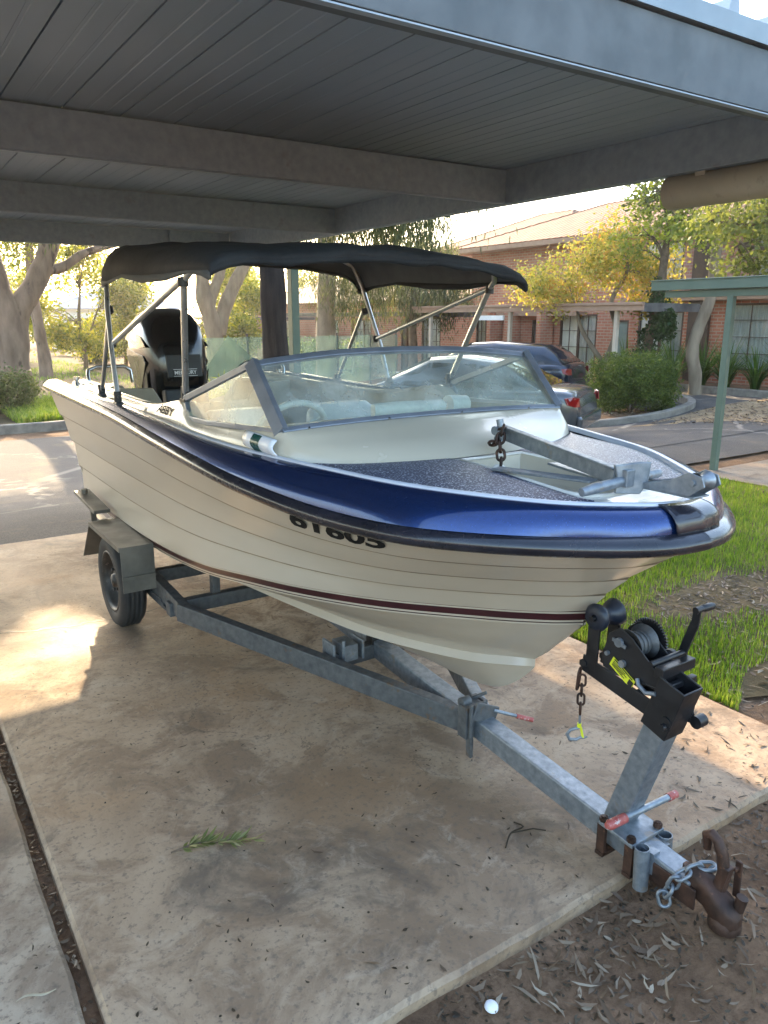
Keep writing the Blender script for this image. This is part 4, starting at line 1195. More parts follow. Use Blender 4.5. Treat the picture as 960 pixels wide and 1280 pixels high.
def link(c, t, u, L, W, r):
    """one oval chain link: centre c, long axis t, flat axis u"""
    c = Vector(c); t = Vector(t).normalized(); u = Vector(u); u = (u - t * u.dot(t)).normalized()
    pts = []
    for a in np.linspace(0, 2 * math.pi, 20, endpoint=False):
        ca, sa = math.cos(a), math.sin(a)
        x = (L - W) / 2 * (1 if ca > 0 else -1) + W / 2 * ca
        pts.append(c + t * x + u * (W / 2 * sa))
    return pts
def chain(mb, path, L, W, r):
    P = cr([tuple(p) for p in path], 200); D = np.r_[0, np.cumsum(np.linalg.norm(np.diff(P, axis=0), axis=1))]
    pitch = L - 2 * r; n = max(1, int(D[-1] / pitch))
    for k in range(n):
        s_ = (k + .5) * pitch
        c = [np.interp(s_, D, P[:, j]) for j in range(3)]; b = [np.interp(s_ + .004, D, P[:, j]) for j in range(3)]
        t = Vector(b) - Vector(c)
        if t.length < 1e-6: t = Vector((0, 0, -1))
        ref = Vector((.7, .7, .1)) if k % 2 else Vector((.7, -.7, .2))
        ref = ref if abs(ref.normalized().dot(t.normalized())) < .9 else Vector((0, 0, 1))
        mb.tube(link(c, t, ref, L, W, r), r, 7, closed=True)
sc = MB()
sx, sy = FX - .075, 1.475
sc.tube(link((sx - .005, sy + .012, .53), (0, .08, -1), (1, .5, 0), .085, .034, .004), .004, 8, closed=True)
chain(sc, [(sx, sy, .545), (sx, sy, .37)], .045, .024, .0042)
sc.build('winch_chain', M['rust'], tr)
hk = MB()
hc = Vector((sx, sy, .345))
hk.tube([hc + Vector((0, 0, .05)), hc + Vector((0, -.002, -.004))], .0045, 10)
hx = Vector((.83, -.56, 0))
hk.tube([hc + hx * p[0] + Vector((0, 0, p[2])) for p in ((.0, .0, -.004), (-.03, .0, -.012), (-.042, 0, -.03), (-.032, 0, -.05), (-.008, 0, -.052), (.008, 0, -.042), (.02, 0, -.046), (.032, 0, -.04))], [.006, .006, .0065, .0065, .006, .005, .004, .003], 10)
hko = hk.build('snap_hook', M['galv'], tr)
hy = MB(); hy.cyl(hc + hx * .006 + Vector((0, 0, -.002)), hc + hx * .016 + Vector((0, 0, -.044)), .0045, 8); hy.cyl(hc + Vector((0, 0, .014)), hc + Vector((0, 0, -.002)), .0078, 10)
hy.build('hook_latch', M['yellow'], hko)

# red tipped rod and bolted plate at the foot of the winch post
rd = MB(); a = Vector((1.655, 1.275, .185)); b = Vector((1.968, 1.268, .178)); rd.cyl(a, b, .011, 12)
rdo = rd.build('locking_rod', M['galv'], tr)
t = (b - a); rg_ = MB(); rg_.tube([a - t * .01, a + t * .03, a + t * .24, a + t * .25], [.010, .016, .0155, .012], 12); rg_.build('rod_grip', M['red'], rdo)
rg_ = MB(); rg_.tube([b - t * .12, b + t * .005], [.0135, .013], 12); rg_.build('rod_grip', M['red'], rdo)
bpz = MB(); bpz.box((FX, 1.285, tz(1.285) + .006), (.15, .13, .012), Matrix.Rotation(R(4.5), 3, 'X')); bpz.build('base_plate', M['galv'], tr, bevel=.002)
for x in (-.062, .062):
    for y in (1.235, 1.34):
        nb = MB(); nb.cyl((FX + x, y, tz(y) - .1), (FX + x, y, tz(y) + .03), .008, 8); nb.cyl((FX + x, y, tz(y) + .012), (FX + x, y, tz(y) + .026), .014, 6); nb.build('plate_bolt', M['rust'], tr)
for y in (1.235, 1.34):
    nb = MB(); nb.box((FX, y, tz(y) - .10), (.15, .03, .012)); nb.box((FX - .066, y, tz(y) - .05), (.012, .03, .10)); nb.build('clamp_strap', M['rust'], tr)
for y, x in ((1.085, .005), (1.04, .004)):
    nb = MB(); nb.cyl((FX + x, y, tz(y)), (FX + x, y, tz(y) + .014), .015, 6); nb.build('drawbar_bolt', M['rust'], tr)
# second clamp with a rod under the bow
cl = MB(); zc = tz(2.0)
cl.box((FX - .03, 2.01, zc - .01), (.10, .05, .13)); cl.box((FX - .06, 1.985, zc - .09), (.014, .03, .12)); cl.box((FX + .0, 1.97, zc + .02), (.12, .014, .07), Matrix.Rotation(R(25), 3, 'Y'))
cl.lathe([(.0, -.02), (.022, -.02), (.022, .02), (0, .02)], (FX - .05, 2.03, zc + .055), (1, 0, 0), 14); cl.cyl((FX - .02, 2.06, zc + .04), (FX + .03, 2.0, zc + .085), .007, 8)
cl.box((FX + .02, 2.03, zc + .03), (.03, .07, .05)); cl.cyl((FX - .065, 1.975, zc - .06), (FX - .065, 1.975, zc + .07), .009, 8)
cl.build('frame_clamp', M['galvd'], tr, bevel=.003)
rd = MB(); a = Vector((1.82, 1.965, zc + .022)); b = Vector((1.965, 1.905, zc - .035)); rd.cyl(a, b, .007, 10); rdo = rd.build('locking_rod', M['galv'], tr)
rg_ = MB(); t = b - a; rg_.cyl(b - t * .42, b + t * .02, .0095, 10); rg_.build('rod_grip', M['red'], rdo)
# jockey wheel sleeves
for x, y, z0, z1 in ((FX - .062, 1.19, .0, .135), (FX + .068, 1.205, -.01, .115)):
    jk = MB(); jk.pipe((x, y, z0), (x, y + .005, z1), .0225, .0195, 24)
    jk.box((x + (.03 if x < FX else -.03), y, (z0 + z1) / 2 + .02), (.03, .05, .07)); jk.build('jockey_sleeve', M['galv'], tr)
fl = MB(); fl.box((FX - .042, 1.10, tz(1.1) - .045), (.008, .15, .065)); fl.build('side_plate', M['rust'], tr, bevel=.003)
# coupling
kp = MB(); zc = .0
def kring(y, w, z0, z1, n=20, e=.6):
    return [(FX + w * math.copysign(abs(math.cos(a)) ** e, math.cos(a)), y, (z0 + z1) / 2 + (z1 - z0) / 2 * math.copysign(abs(math.sin(a)) ** e, math.sin(a))) for a in np.linspace(0, 2 * math.pi, n, endpoint=False)]
rr = [kring(1.06, .036, .03, .112), kring(1.03, .034, .028, .114), kring(1.005, .032, .02, .108), kring(.985, .034, .004, .096), kring(.96, .038, -.008, .080), kring(.935, .037, -.012, .066), kring(.915, .029, -.010, .052), kring(.907, .012, -.002, .036)]
kp.grid(rr, 0, True, close=True, flip=True); kp.add(rr[-1], [tuple(range(20))]); kp.add(rr[0], [tuple(range(20))[::-1]])
kp.lathe([(.044, -.014), (.045, .0), (.04, .016), (.03, .03)], (FX, .948, 0), (0, 0, 1), 24)
kp.cyl((FX + .016, .925, .05), (FX + .02, .918, .092), .016, 12)
kp.build('coupling', M['rust'], tr)
lv = MB()
pts = [(FX + .01, .985, .06), (FX + .015, .975, .13), (FX + .012, .985, .19), (FX + .008, 1.0, .225), (FX + .008, 1.02, .235), (FX + .01, 1.035, .225), (FX + .012, 1.03, .18)]
lv.tube([Vector(p) for p in pts], [.02, .017, .017, .015, .015, .014, .011], 12)
lv.bar((FX + .012, .985, .06), (FX + .016, .97, .16), .032, .03, (0, 1, 0)); lv.bar((FX + .045, .95, .06), (FX + .05, .955, .17), .008, .02, (0, 1, 0)); lv.bar((FX + .03, .955, .15), (FX + .06, .955, .15), .01, .012)
lv.build('coupling_lever', M['rust'], tr, bevel=.003)
sc = MB()
chain(sc, [(FX + .05, 1.01, .10), (FX + .03, 1.035, .135), (FX - .01, 1.06, .125), (FX - .045, 1.075, .11), (FX - .058, 1.095, .06), (FX - .06, 1.11, .02), (FX - .06, 1.085, -.02)], .048, .032, .0055)
sc.build('safety_chain', M['galv'], tr)

piv = Vector((FX, 1.455, .765)) - ORG[tr.name]
for o in list(tr.children_recursive):
    nm = o.name.split('.')[0]
    if o.type == 'MESH' and (nm in ('winch_arm', 'bow_stop', 'winch_chain', 'snap_hook', 'hook_latch') or o.parent == wn or o.parent.parent == wn):
        for v_ in o.data.vertices:
            v_.co = piv + (v_.co - piv) * .88 + Vector((.016, 0, 0))
    if nm in ('coupling', 'coupling_lever'):
        for v_ in o.data.vertices: v_.co += Vector((0, .008, .022))

# ------------------------------------------------------------------ anchor lying on the foredeck
an = thing('anchor', 'galvanised plough style anchor lying along the foredeck well with chain on its shackle', 'anchor', (BX, 1.6, ZD))
sh = MB(); A0 = Vector((1.85, 2.0, 1.255)); A1 = Vector((1.725, 1.40, 1.215))
sh.bar(A0, A1, .014, .045); sh.bar(A0 + Vector((.0, 0, .024)), A1 + Vector((.0, 0, .024)), .03, .008)
sh.build('shank', M['galv'], an, bevel=.003)
sk = MB(); sk.cyl(A0 + Vector((-.03, .02, .01)), A0 + Vector((.03, .02, .01)), .016, 12); sk.cyl(A0 + Vector((-.005, .0, -.02)), A0 + Vector((-.01, .015, .05)), .013, 12); sk.tube(link(A0 + Vector((0, .01, -.005)), (0, .5, -1), (1, 0, 0), .06, .05, .007), .007, 8, closed=True)
sk.build('shackle', M['galv'], an)
stt = MB(); stt.tube([(1.56, 1.375, 1.195), (1.60, 1.372, 1.20), (1.72, 1.368, 1.21), (1.86, 1.366, 1.215), (1.875, 1.366, 1.215)], [.012, .015, .015, .014, .011], 12); stt.build('stock', M['galv'], an)
pm = MB()
c = Vector((1.735, 1.355, 1.222)); ex = Vector((.55, -.25, .0)).normalized()
pm.prism([c + Vector((-0.0400, 0.0160, -0.0464)), c + Vector((0.0224, -0.0176, -0.0496)), c + Vector((0.0400, -0.0240, -0.0160)), c + Vector((0.0496, -0.0280, 0.0400)), c + Vector((0.0240, -0.0128, 0.0416)), c + Vector((-0.0440, 0.0208, 0.0336)), c + Vector((-0.0368, 0.0160, 0.0000))], (.004, .012, 0))
pm.prism([c + Vector((0.0224, -0.0176, -0.0496)), c + Vector((0.0400, -0.0240, -0.0160)), c + Vector((0.0496, -0.0280, 0.0400)), c + Vector((0.0760, 0.0000, 0.0360)), c + Vector((0.0680, 0.0000, -0.0160)), c + Vector((0.0480, 0.0000, -0.0480))], (.002, .01, .002))
pm.box(c + Vector((-0.0000, 0.0032, -0.0032)), (.05, .02, .05)); pm.build('fluke', M['galv'], an, bevel=.003)
fk = MB(); fk.bar(A1 + Vector((-.02, .06, -.02)), A1 + Vector((-.09, .4, -.03)), .05, .008); fk.bar(A1 + Vector((.03, .05, -.02)), A1 + Vector((.13, .36, -.03)), .05, .008); fk.build('fluke_blade', M['galv'], an, bevel=.002)
ac = MB(); chain(ac, [(1.845, 2.005, 1.27), (1.82, 1.975, 1.275), (1.80, 1.965, 1.235), (1.795, 1.955, 1.20), (1.79, 1.945, 1.17), (1.785, 1.94, 1.14)], .04, .027, .0052)
chain(ac, [(1.87, 2.02, 1.26), (1.85, 2.03, 1.235), (1.82, 2.02, 1.22), (1.80, 2.01, 1.235)], .04, .027, .0052)
ac.build('anchor_chain', M['rust'], an)

# ------------------------------------------------------------------ carport over the boat
cpt = thing('carport', 'grey galvanised steel carport with ribbed sheet roof over the boat', 'carport', (0, 4, 0))
PX = 3.225
def cbeam(a, b, z0, z1, facing, name='beam', w=.065, lip=.02):
    """folded C-section beam between a and b (xy), open side away from `facing`"""
    a = Vector((*a, 0)); b = Vector((*b, 0)); n = Vector((*facing, 0)); t = .003
    mbx = MB()
    def pr_(o0, zz): return (o0, zz)
    prof_ = [(0, z0 + lip), (0, z0), (0, z1), (w, z1)]
    web = [(0, z0), (0, z1)]
    rows_ = []
    P = [(w, z0 + lip), (w, z0), (0, z0), (0, z1), (w, z1), (w, z1 - lip)]
    for p in (a, b):
        rows_.append([(p - n * o_ + Vector((0, 0, zz))) for o_, zz in P])
    mbx.grid(rows_, 0, False)
    return mbx.build(name, M['beam'], cpt, thick=.005, bevel=.003)
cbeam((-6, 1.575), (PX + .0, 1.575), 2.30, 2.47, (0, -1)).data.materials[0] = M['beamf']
cbeam((-6, 3.55), (PX - .004, 3.55), 2.30, 2.47, (0, -1))
cbeam((-6, 5.5), (PX - .004, 5.5), 2.30, 2.47, (0, -1))
cbeam((-6, 7.6), (PX - .004, 7.6), 2.30, 2.47, (0, -1))
cbeam((PX, .6), (PX, 7.66), 2.295, 2.478, (-1, 0))
for y in (1.575, 3.55, 5.5, 7.6):                              # lower lips seen as lighter lines
    mb = MB(); mb.box((-1.39, y + .012, 2.2945), (9.2, .022, .004)); mb.build('beam_lip', M['steelroof'], cpt)
rf = MB()
zR = 2.482; X = -6.0; P = []
pitch = .2348
while X < 3.55:
    # pan with two faint swages, then a tall rib
    P += [(X, zR), (X + .002, zR), (X + .002, zR + .03), (X + .03, zR + .042), (X + .03, zR + .03), (X + .010, zR + .03), (X + .010, zR)]
    P += [(X + .085, zR), (X + .088, zR + .002), (X + .10, zR + .002), (X + .103, zR), (X + .16, zR), (X + .163, zR + .002), (X + .175, zR + .002), (X + .178, zR)]
    X += pitch
rf.grid([[(x, y, z) for x, z in P] for y in (1.56, 7.95)], 0, False, flip=True)
rf.build('roof_sheet', M['steelroof'], cpt, thick=.0015)
fs_ = MB()
fs_.box((-1.2, 1.560, 2.506), (9.6, .005, .056)); fs_.box((-1.2, 1.585, 2.532), (9.6, .05, .004))
fs_.build('barge_flashing', M['flash'], cpt)
X = .4
while X < 3.4:
    mb = MB(); mb.prism([(X, 1.565, 2.5355), (X + .055, 1.565, 2.5355), (X + .05, 1.565, 2.575), (X + .012, 1.565, 2.575)], (0, .3, 0)); mb.build('rib_cap', M['steelroof'], cpt); X += pitch
for x, y in ((3.262, 6.32), (3.262, .75), (-2.9, 6.32), (-2.9, .75)):
    mb = MB(); mb.box((x, y, 1.145), (.075, .075, 2.31)); mb.box((x - .03, y - .002, 1.145), (.02, .082, 2.3)); mb.build('post', M['greenpost'], cpt, bevel=.003)
    mb = MB(); mb.box((x, y, .004), (.15, .15, .012)); mb.build('post_foot', M['greenpost'], cpt)
mb = MB(); mb.box((2.62, 7.55, 2.38), (.05, .02, .17)); mb.build('beam_cleat', M['beam'], cpt)

gt = MB(); n = 14; rows = []
for y in (2.49, -.6):
    rows.append([(3.31 + .075 * math.cos(a), y, 2.225 + .075 * math.sin(a)) for a in np.linspace(0, 2 * math.pi, 28, endpoint=False)])
gt.grid(rows, 0, True, close=True); gt.add(rows[0], [tuple(range(28))]); gt.add(rows[1], [tuple(range(28))[::-1]])
for y in (2.3, .9): gt.box((3.275, y, 2.285), (.04, .05, .03))
tag(gt.build('rolled_awning', M['beige']), 'beige round tube slung beneath the side beam of the carport', 'awning')
# ------------------------------------------------------------------ neighbouring green carport
gc = thing('green_carport', 'green painted flat carport on slim posts at the end of the lawn', 'carport', (7.7, 1.5, 0))
mb = MB(); mb.box((7.72, 1.2, 2.01), (.03, 9.5, .105)); mb.box((7.715, 1.2, 2.066), (.05, 9.52, .012)); mb.build('fascia', M['greenroof'], gc, bevel=.004)
for x in (7.80, 10.1):
    mb = MB(); mb.box((x, 1.1, 1.915), (.06, 9.4, .075)); mb.build('beam', M['greenroof'], gc, bevel=.004)
mb = MB(); rows = []
P = []
X = 7.74
while X < 10.3: P += [(X, 1.99), (X + .1, 1.99), (X + .13, 2.02), (X + .17, 2.02), (X + .2, 1.99)]; X += .2
mb.grid([[(x, y, z) for x, z in P] for y in (-3.5, 5.93)], 0, False); mb.build('roof', M['greenroof'], gc, thick=.003)
for x, y in ((7.8, 4.98), (7.8, -2), (10.1, 4.98), (10.1, -2)):
    mb = MB(); mb.box((x, y, .94), (.07, .07, 1.89)); mb.build('post', M['greenroof'], gc, bevel=.004)

# ------------------------------------------------------------------ brick units
def wall_holes(mb, X, y0, y1, z0, z1, holes, mi=0, depth=.12):
    ysp = sorted({y0, y1} | {h[0] for h in holes} | {h[1] for h in holes}); zsp = sorted({z0, z1} | {h[2] for h in holes} | {h[3] for h in holes})
    for a, b in zip(ysp, ysp[1:]):
        for c, d in zip(zsp, zsp[1:]):
            m_ = ((a + b) / 2, (c + d) / 2)
            if any(h[0] < m_[0] < h[1] and h[2] < m_[1] < h[3] for h in holes): continue
            mb.add([(X, a, c), (X, b, c), (X, b, d), (X, a, d)], [(3, 2, 1, 0)], mi)
    for a, b, c, d in holes:
        mb.add([(X, a, c), (X, b, c), (X, b, d), (X, a, d), (X + depth, a, c), (X + depth, b, c), (X + depth, b, d), (X + depth, a, d)],
               [(0, 1, 5, 4), (1, 2, 6, 5), (2, 3, 7, 6), (3, 0, 4, 7)], mi)
def window(parent, X, y0, y1, z0, z1, cols, rows_, lights, label=None):
    """casement set in the wall: frame, pane, curtain behind each light (0 none, 1 white, 2 shadowy)"""
    w = MB(); t = .05; x = X + .036; e = .002
    y0 += e; y1 -= e; z0 += e; z1 -= e
    for y in (y0 + t / 2, y1 - t / 2): w.box((x, y, (z0 + z1) / 2), (.07, t, z1 - z0))
    for z in (z0 + t / 2, z1 - t / 2): w.box((x, (y0 + y1) / 2, z), (.066, y1 - y0 - 2 * t, t))
    nl = len(lights); lw = (y1 - y0) / nl
    for k in range(1, nl): w.box((x, y0 + lw * k, (z0 + z1) / 2), (.062, t * 1.1, z1 - z0 - 2 * t))
    for k in range(nl):
        for c in range(1, cols): w.box((x, y0 + lw * k + lw * c / cols, (z0 + z1) / 2), (.022, .016, z1 - z0 - 2 * t))
    for r_ in range(1, rows_): w.box((x, (y0 + y1) / 2, z0 + (z1 - z0) * r_ / rows_), (.024, y1 - y0 - 2 * t, .016))
    fo = w.build('window', M['wframe'], parent)
    p = MB(); p.add([(x + .014, y0 + t, z0 + t), (x + .014, y1 - t, z0 + t), (x + .014, y1 - t, z1 - t), (x + .014, y0 + t, z1 - t)], [(3, 2, 1, 0)])
    p.build('pane', M['wglass'], fo)
    for k, l in enumerate(lights):
        if not l: continue
        cu_ = MB(); a, b = y0 + lw * k + .02, y0 + lw * (k + 1) - .02
        nn = 40
        cu_.grid([[(X + .082 + .018 * math.sin(j * 1.9 + .4 * math.sin(j)), a + (b - a) * j / nn, z) for j in range(nn + 1)] for z in (z0, z1)], 0, True)
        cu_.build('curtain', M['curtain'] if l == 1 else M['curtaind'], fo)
    d_ = MB(); d_.box((X + .75, (y0 + y1) / 2, (z0 + z1) / 2), (.9, y1 - y0 + .5, z1 - z0 + .5)); 
    return fo
def door(parent, X, y0, y1, z0, z1, mat, panels=True):
    d_ = MB(); d_.box((X + .08, (y0 + y1) / 2, (z0 + z1) / 2), (.04, y1 - y0 - .1, z1 - z0 - .05))
    if panels:
        for cy in (.3, .7):
            for cz, h in ((.25, .28), (.62, .3), (.87, .12)):
                d_.box((X + .058, y0 + (y1 - y0) * cy, z0 + (z1 - z0) * cz), (.012, (y1 - y0) * .28, (z1 - z0) * h))
    do = d_.build('door', mat, parent, bevel=.004)
    f_ = MB()
    for y in (y0 + .03, y1 - .03): f_.box((X + .06, y, (z0 + z1) / 2), (.09, .055, z1 - z0 - .004))
    f_.box((X + .06, (y0 + y1) / 2, z1 - .025), (.088, y1 - y0 - .12, .045)); f_.build('door_frame', M['wframe'], do)
    h_ = MB(); h_.cyl((X + .03, y0 + .12, (z0 * .55 + z1 * .45)), (X + .06, y0 + .12, (z0 * .55 + z1 * .45)), .025, 10); h_.build('handle', M['chrome'], do)
    return do
def body_box(mb, X, y0, y1, z0, z1, deep, mi=0):
    """the three other walls and a dark interior screen"""
    mb.add([(X, y0, z0), (X + deep, y0, z0), (X + deep, y0, z1), (X, y0, z1)], [(0, 1, 2, 3)], mi)
    mb.add([(X, y1, z0), (X + deep, y1, z0), (X + deep, y1, z1), (X, y1, z1)], [(3, 2, 1, 0)], mi)
    mb.add([(X + deep, y0, z0), (X + deep, y1, z0), (X + deep, y1, z1), (X + deep, y0, z1)], [(0, 1, 2, 3)], mi)

WX = 18.0
# right unit
ua = thing('brick_townhouse', 'red brick two storey unit with large curtained windows behind the strap leaf plants', 'house', (WX, 9, 0))
hA = [(8.9, 11.63, .40, 2.01), (12.8, 14.23, .30, 1.84), (12.95, 14.17, 2.62, 3.61), (9.6, 11.0, 2.62, 3.61), (5.4, 7.2, .4, 2.01)]
mb = MB(); wall_holes(mb, WX, 4.0, 14.5, -.6, 2.3, [h for h in hA if h[3] < 2.3]); body_box(mb, WX, 4, 14.5, -.6, 3.85, 7)
mb.build('wall', M['brick'], ua)
mb = MB(); wall_holes(mb, WX, 4.0, 14.5, 2.3, 3.85, [h for h in hA if h[3] > 2.3]); mb.build('upper_wall', M['brickk'], ua)
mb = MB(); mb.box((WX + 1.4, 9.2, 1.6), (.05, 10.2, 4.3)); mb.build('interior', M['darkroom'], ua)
window(ua, WX, *hA[0], 2, 4, [1, 2]); window(ua, WX, *hA[1], 2, 3, [2, 1]); window(ua, WX, *hA[2], 2, 2, [2, 1]); window(ua, WX, *hA[3], 2, 2, [1, 2]); window(ua, WX, *hA[4], 2, 4, [1, 2])
mb = MB(); mb.box((WX - .06, 12.05, 1.6), (.09, .09, 4.3)); mb.box((WX - .02, 12.4, 1.6), (.05, .5, 4.2)); mb.build('downpipe', M['wframe'], ua)
mb = MB(); mb.box((WX - .12, 9.2, 2.14), (.24, 11.0, .10)); mb.build('verandah_fascia', M['fascia'], ua)
mb = MB(); mb.box((WX - .02, 10.3, 3.0), (.06, .1, 1.3)); mb.build('white_downpipe', M['white'], ua)
# middle unit
ub = thing('brick_townhouse', 'salmon brick two storey unit with terracotta hip roof behind the brown carport', 'house', (WX, 18, 0))
hB = [(15.69, 17.14, -.15, 1.765), (14.55, 15.05, -.4, 1.6), (17.75, 18.37, -.42, 1.6), (19.05, 19.6, -.42, 1.6), (20.1, 21.1, -.1, 1.65), (18.5, 20.3, 2.6, 3.5)]
mb = MB(); wall_holes(mb, WX, 14.5, 21.4, -.6, 3.85, hB[:5]); body_box(mb, WX, 14.5, 21.4, -.6, 3.85, 7); mb.build('wall', M['brickp'], ub)
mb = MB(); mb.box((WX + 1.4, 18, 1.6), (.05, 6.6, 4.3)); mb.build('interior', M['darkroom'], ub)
window(ub, WX, *hB[0], 2, 4, [2, 1]); window(ub, WX, *hB[4], 2, 4, [1, 2])
door(ub, WX, *hB[1], M['doorgreen']); door(ub, WX, *hB[2], M['doordark'], False); door(ub, WX, *hB[3], M['doordark'], False)
for y in (18.9, 19.75, 17.45):
    mb = MB(); mb.box((WX - .35, y, .65), (.55, .18, 2.4)); mb.build('porch_pier', M['brickp'], ub)
mb = MB(); mb.box((WX - .2, 18.3, 1.78), (.4, 4.3, .12)); mb.build('porch_fascia', M['fascia'], ub)
mb = MB(); mb.box((WX - .1, 17.5, 1.35), (.1, .12, .2)); mb.build('wall_lamp', M['wframe'], ub)
def hip(name, parent, x0, x1, y0, y1, ze, zr, hip0, hip1, mat):
    xm = (x0 + x1) / 2
    mb = MB(); v = [(x0, y0, ze), (x1, y0, ze), (x1, y1, ze), (x0, y1, ze), (xm, y0 + hip0, zr), (xm, y1 - hip1, zr)]
    mb.add(v, [(0, 4, 5, 3), (1, 2, 5, 4), (0, 1, 4), (2, 3, 5)])
    ro_ = mb.build(name, mat, parent, thick=.06)
    rc = MB(); rc.tube([v[4], v[5]], .06, 8)
    for a, b in ((0, 4), (1, 4), (2, 5), (3, 5)): rc.tube([v[a], v[b]], .06, 8)
    rc.build('ridge_cap', mat, ro_)
    return ro_
hip('roof', ub, 17.5, 25.5, 10.5, 21.9, 3.93, 5.35, .3, 3.3, M['tile'])
hip('roof', ub, 20.5, 27.5, 19.5, 27.2, 4.35, 5.75, 3, 3.0, M['tile'])
mb = MB(); mb.add([(20.9, 21.4, 2), (20.9, 26.9, 2), (20.9, 26.9, 4.4), (20.9, 21.4, 4.4)], [(0, 3, 2, 1)]); mb.add([(20.9, 26.9, 2), (27, 26.9, 2), (27, 26.9, 4.4), (20.9, 26.9, 4.4)], [(0, 3, 2, 1)]); mb.build('rear_wall', M['brickp'], ub)
mb = MB(); mb.box((17.46, 16.2, 3.85), (.1, 11.5, .13)); mb.box((17.75, 16.2, 3.79), (.5, 11.4, .02)); mb.build('gutter', M['fascia'], ub)
hip('roof', ua, 17.5, 25.5, 3.5, 10.6, 3.93, 5.35, 3.3, .0, M['tile'])
mb = MB(); mb.box((17.46, 7.0, 3.85), (.1, 7.0, .13)); mb.build('gutter', M['fascia'], ua)
# far single storey units
uc = thing('brick_unit', 'far low orange brick row with pale tiled roof seen under the canopy', 'house', (19, 30, -.42))
hC = [(23.5, 24.7, -.1, 1.68), (25.3, 26.1, -.42, 1.6), (28.3, 29.6, -.1, 1.6), (31.1, 32.9, -.1, 1.57), (35, 36.5, -.1, 1.57)]
mb = MB(); wall_holes(mb, WX + .3, 21.45, 40, -.6, 2.3, hC); body_box(mb, WX + .3, 21.45, 40, -.6, 2.3, 6); mb.build('wall', M['brickp'], uc)
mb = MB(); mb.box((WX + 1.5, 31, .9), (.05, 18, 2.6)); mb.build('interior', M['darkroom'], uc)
for h, lt in ((hC[0], [1, 2]), (hC[2], [2, 1]), (hC[3], [1, 1, 2]), (hC[4], [1, 2])): window(uc, WX + .3, *h, 2, 4, lt)
door(uc, WX + .3, *hC[1], M['doordark'], False)
hip('roof', uc, 17.8, 25, 21.5, 40.5, 2.32, 3.55, .2, 3, M['tiled'])
mb = MB(); mb.box((21.2, 34.2, 3.3), (.8, .9, 1.6)); mb.box((21.2, 34.2, 4.12), (.9, 1.0, .08)); mb.build('chimney', M['brickp'], uc)

def lowcarport(name, label, X0, X1, y0, y1, zt, h, mat, posts, pm_, px):
    t_ = thing(name, label, 'carport', (X0, (y0 + y1) / 2, T(X0, (y0 + y1) / 2)), 0, 'low carports along the brick units')
    mb = MB(); mb.box((X0, (y0 + y1) / 2, zt - h / 2), (.05, y1 - y0, h)); mb.box((X0 - .02, (y0 + y1) / 2, zt - .03), (.09, y1 - y0 + .02, .06)); mb.build('fascia', mat, t_, bevel=.005)
    mb = MB(); P = []; x = X0 + .03
    while x < X1: P += [(x, zt - .09), (x + .12, zt - .09), (x + .15, zt - .05), (x + .2, zt - .05), (x + .23, zt - .09)]; x += .23
    mb.grid([[(a, y, z) for a, z in P] for y in (y0 + .02, y1 - .02)], 0, False); mb.box(((X0 + X1) / 2, y0 + .05, zt - h / 2 - .02), (X1 - X0, .05, h)); mb.build('roof', M['darkroof'], t_, thick=.004)
    for y in posts:
        mb = MB(); g = T(px, y); mb.box((px, y, (g + zt - .1) / 2), (.09, .09, zt - .1 - g)); mb.build('post', pm_, t_, bevel=.004)
    return t_
lowcarport('flat_carport', 'brown fascia flat carport in front of the salmon brick unit', 14.0, 16.0, 10.96, 19.3, 1.99, .18, M['fascia'], (11.75, 15.2, 18.6), M['pale'], 14.12)
lowcarport('flat_carport', 'dark roofed low carport on brown posts beyond the dark tree trunk', 15.0, 16.7, 19.5, 30.6, 1.86, .15, M['darkroof'], (21.2, 24.6, 27.3, 30.2), M['wframe'], 15.1)
lowcarport('flat_carport', 'farthest low carport with a pale fascia behind the forked gum', 13.2, 17.0, 30.9, 44, 1.72, .12, M['pale'], (31.2, 34.5, 38, 42), M['wframe'], 13.3)
wl_ = MB(); wl_.box((13.93, 15.75, 1.66), (.05, 1.0, .12)); tag(wl_.build('strip_light', M['white']), 'white strip light under the edge of the brown carport', 'light')
hs = thing('white_house', 'distant pale house with grey roof glimpsed through the left trees', 'house', (16, 62, -.42))
mb = MB(); mb.box((16, 62, .9), (9, 7, 2.7)); mb.build('wall', M['white'], hs)
hip('roof', hs, 11, 21, 57.8, 66.2, 2.3, 4.0, 3, 3, surf('blue_grey_roof', (.2, .24, .3), (.26, .3, .36), 3, .6))
for x in (13.5, 16.5, 19):
    mb = MB(); mb.box((x, 58.48, 1.1), (1.2, .05, 1.1)); mb.build('window', M['wframe'], hs)

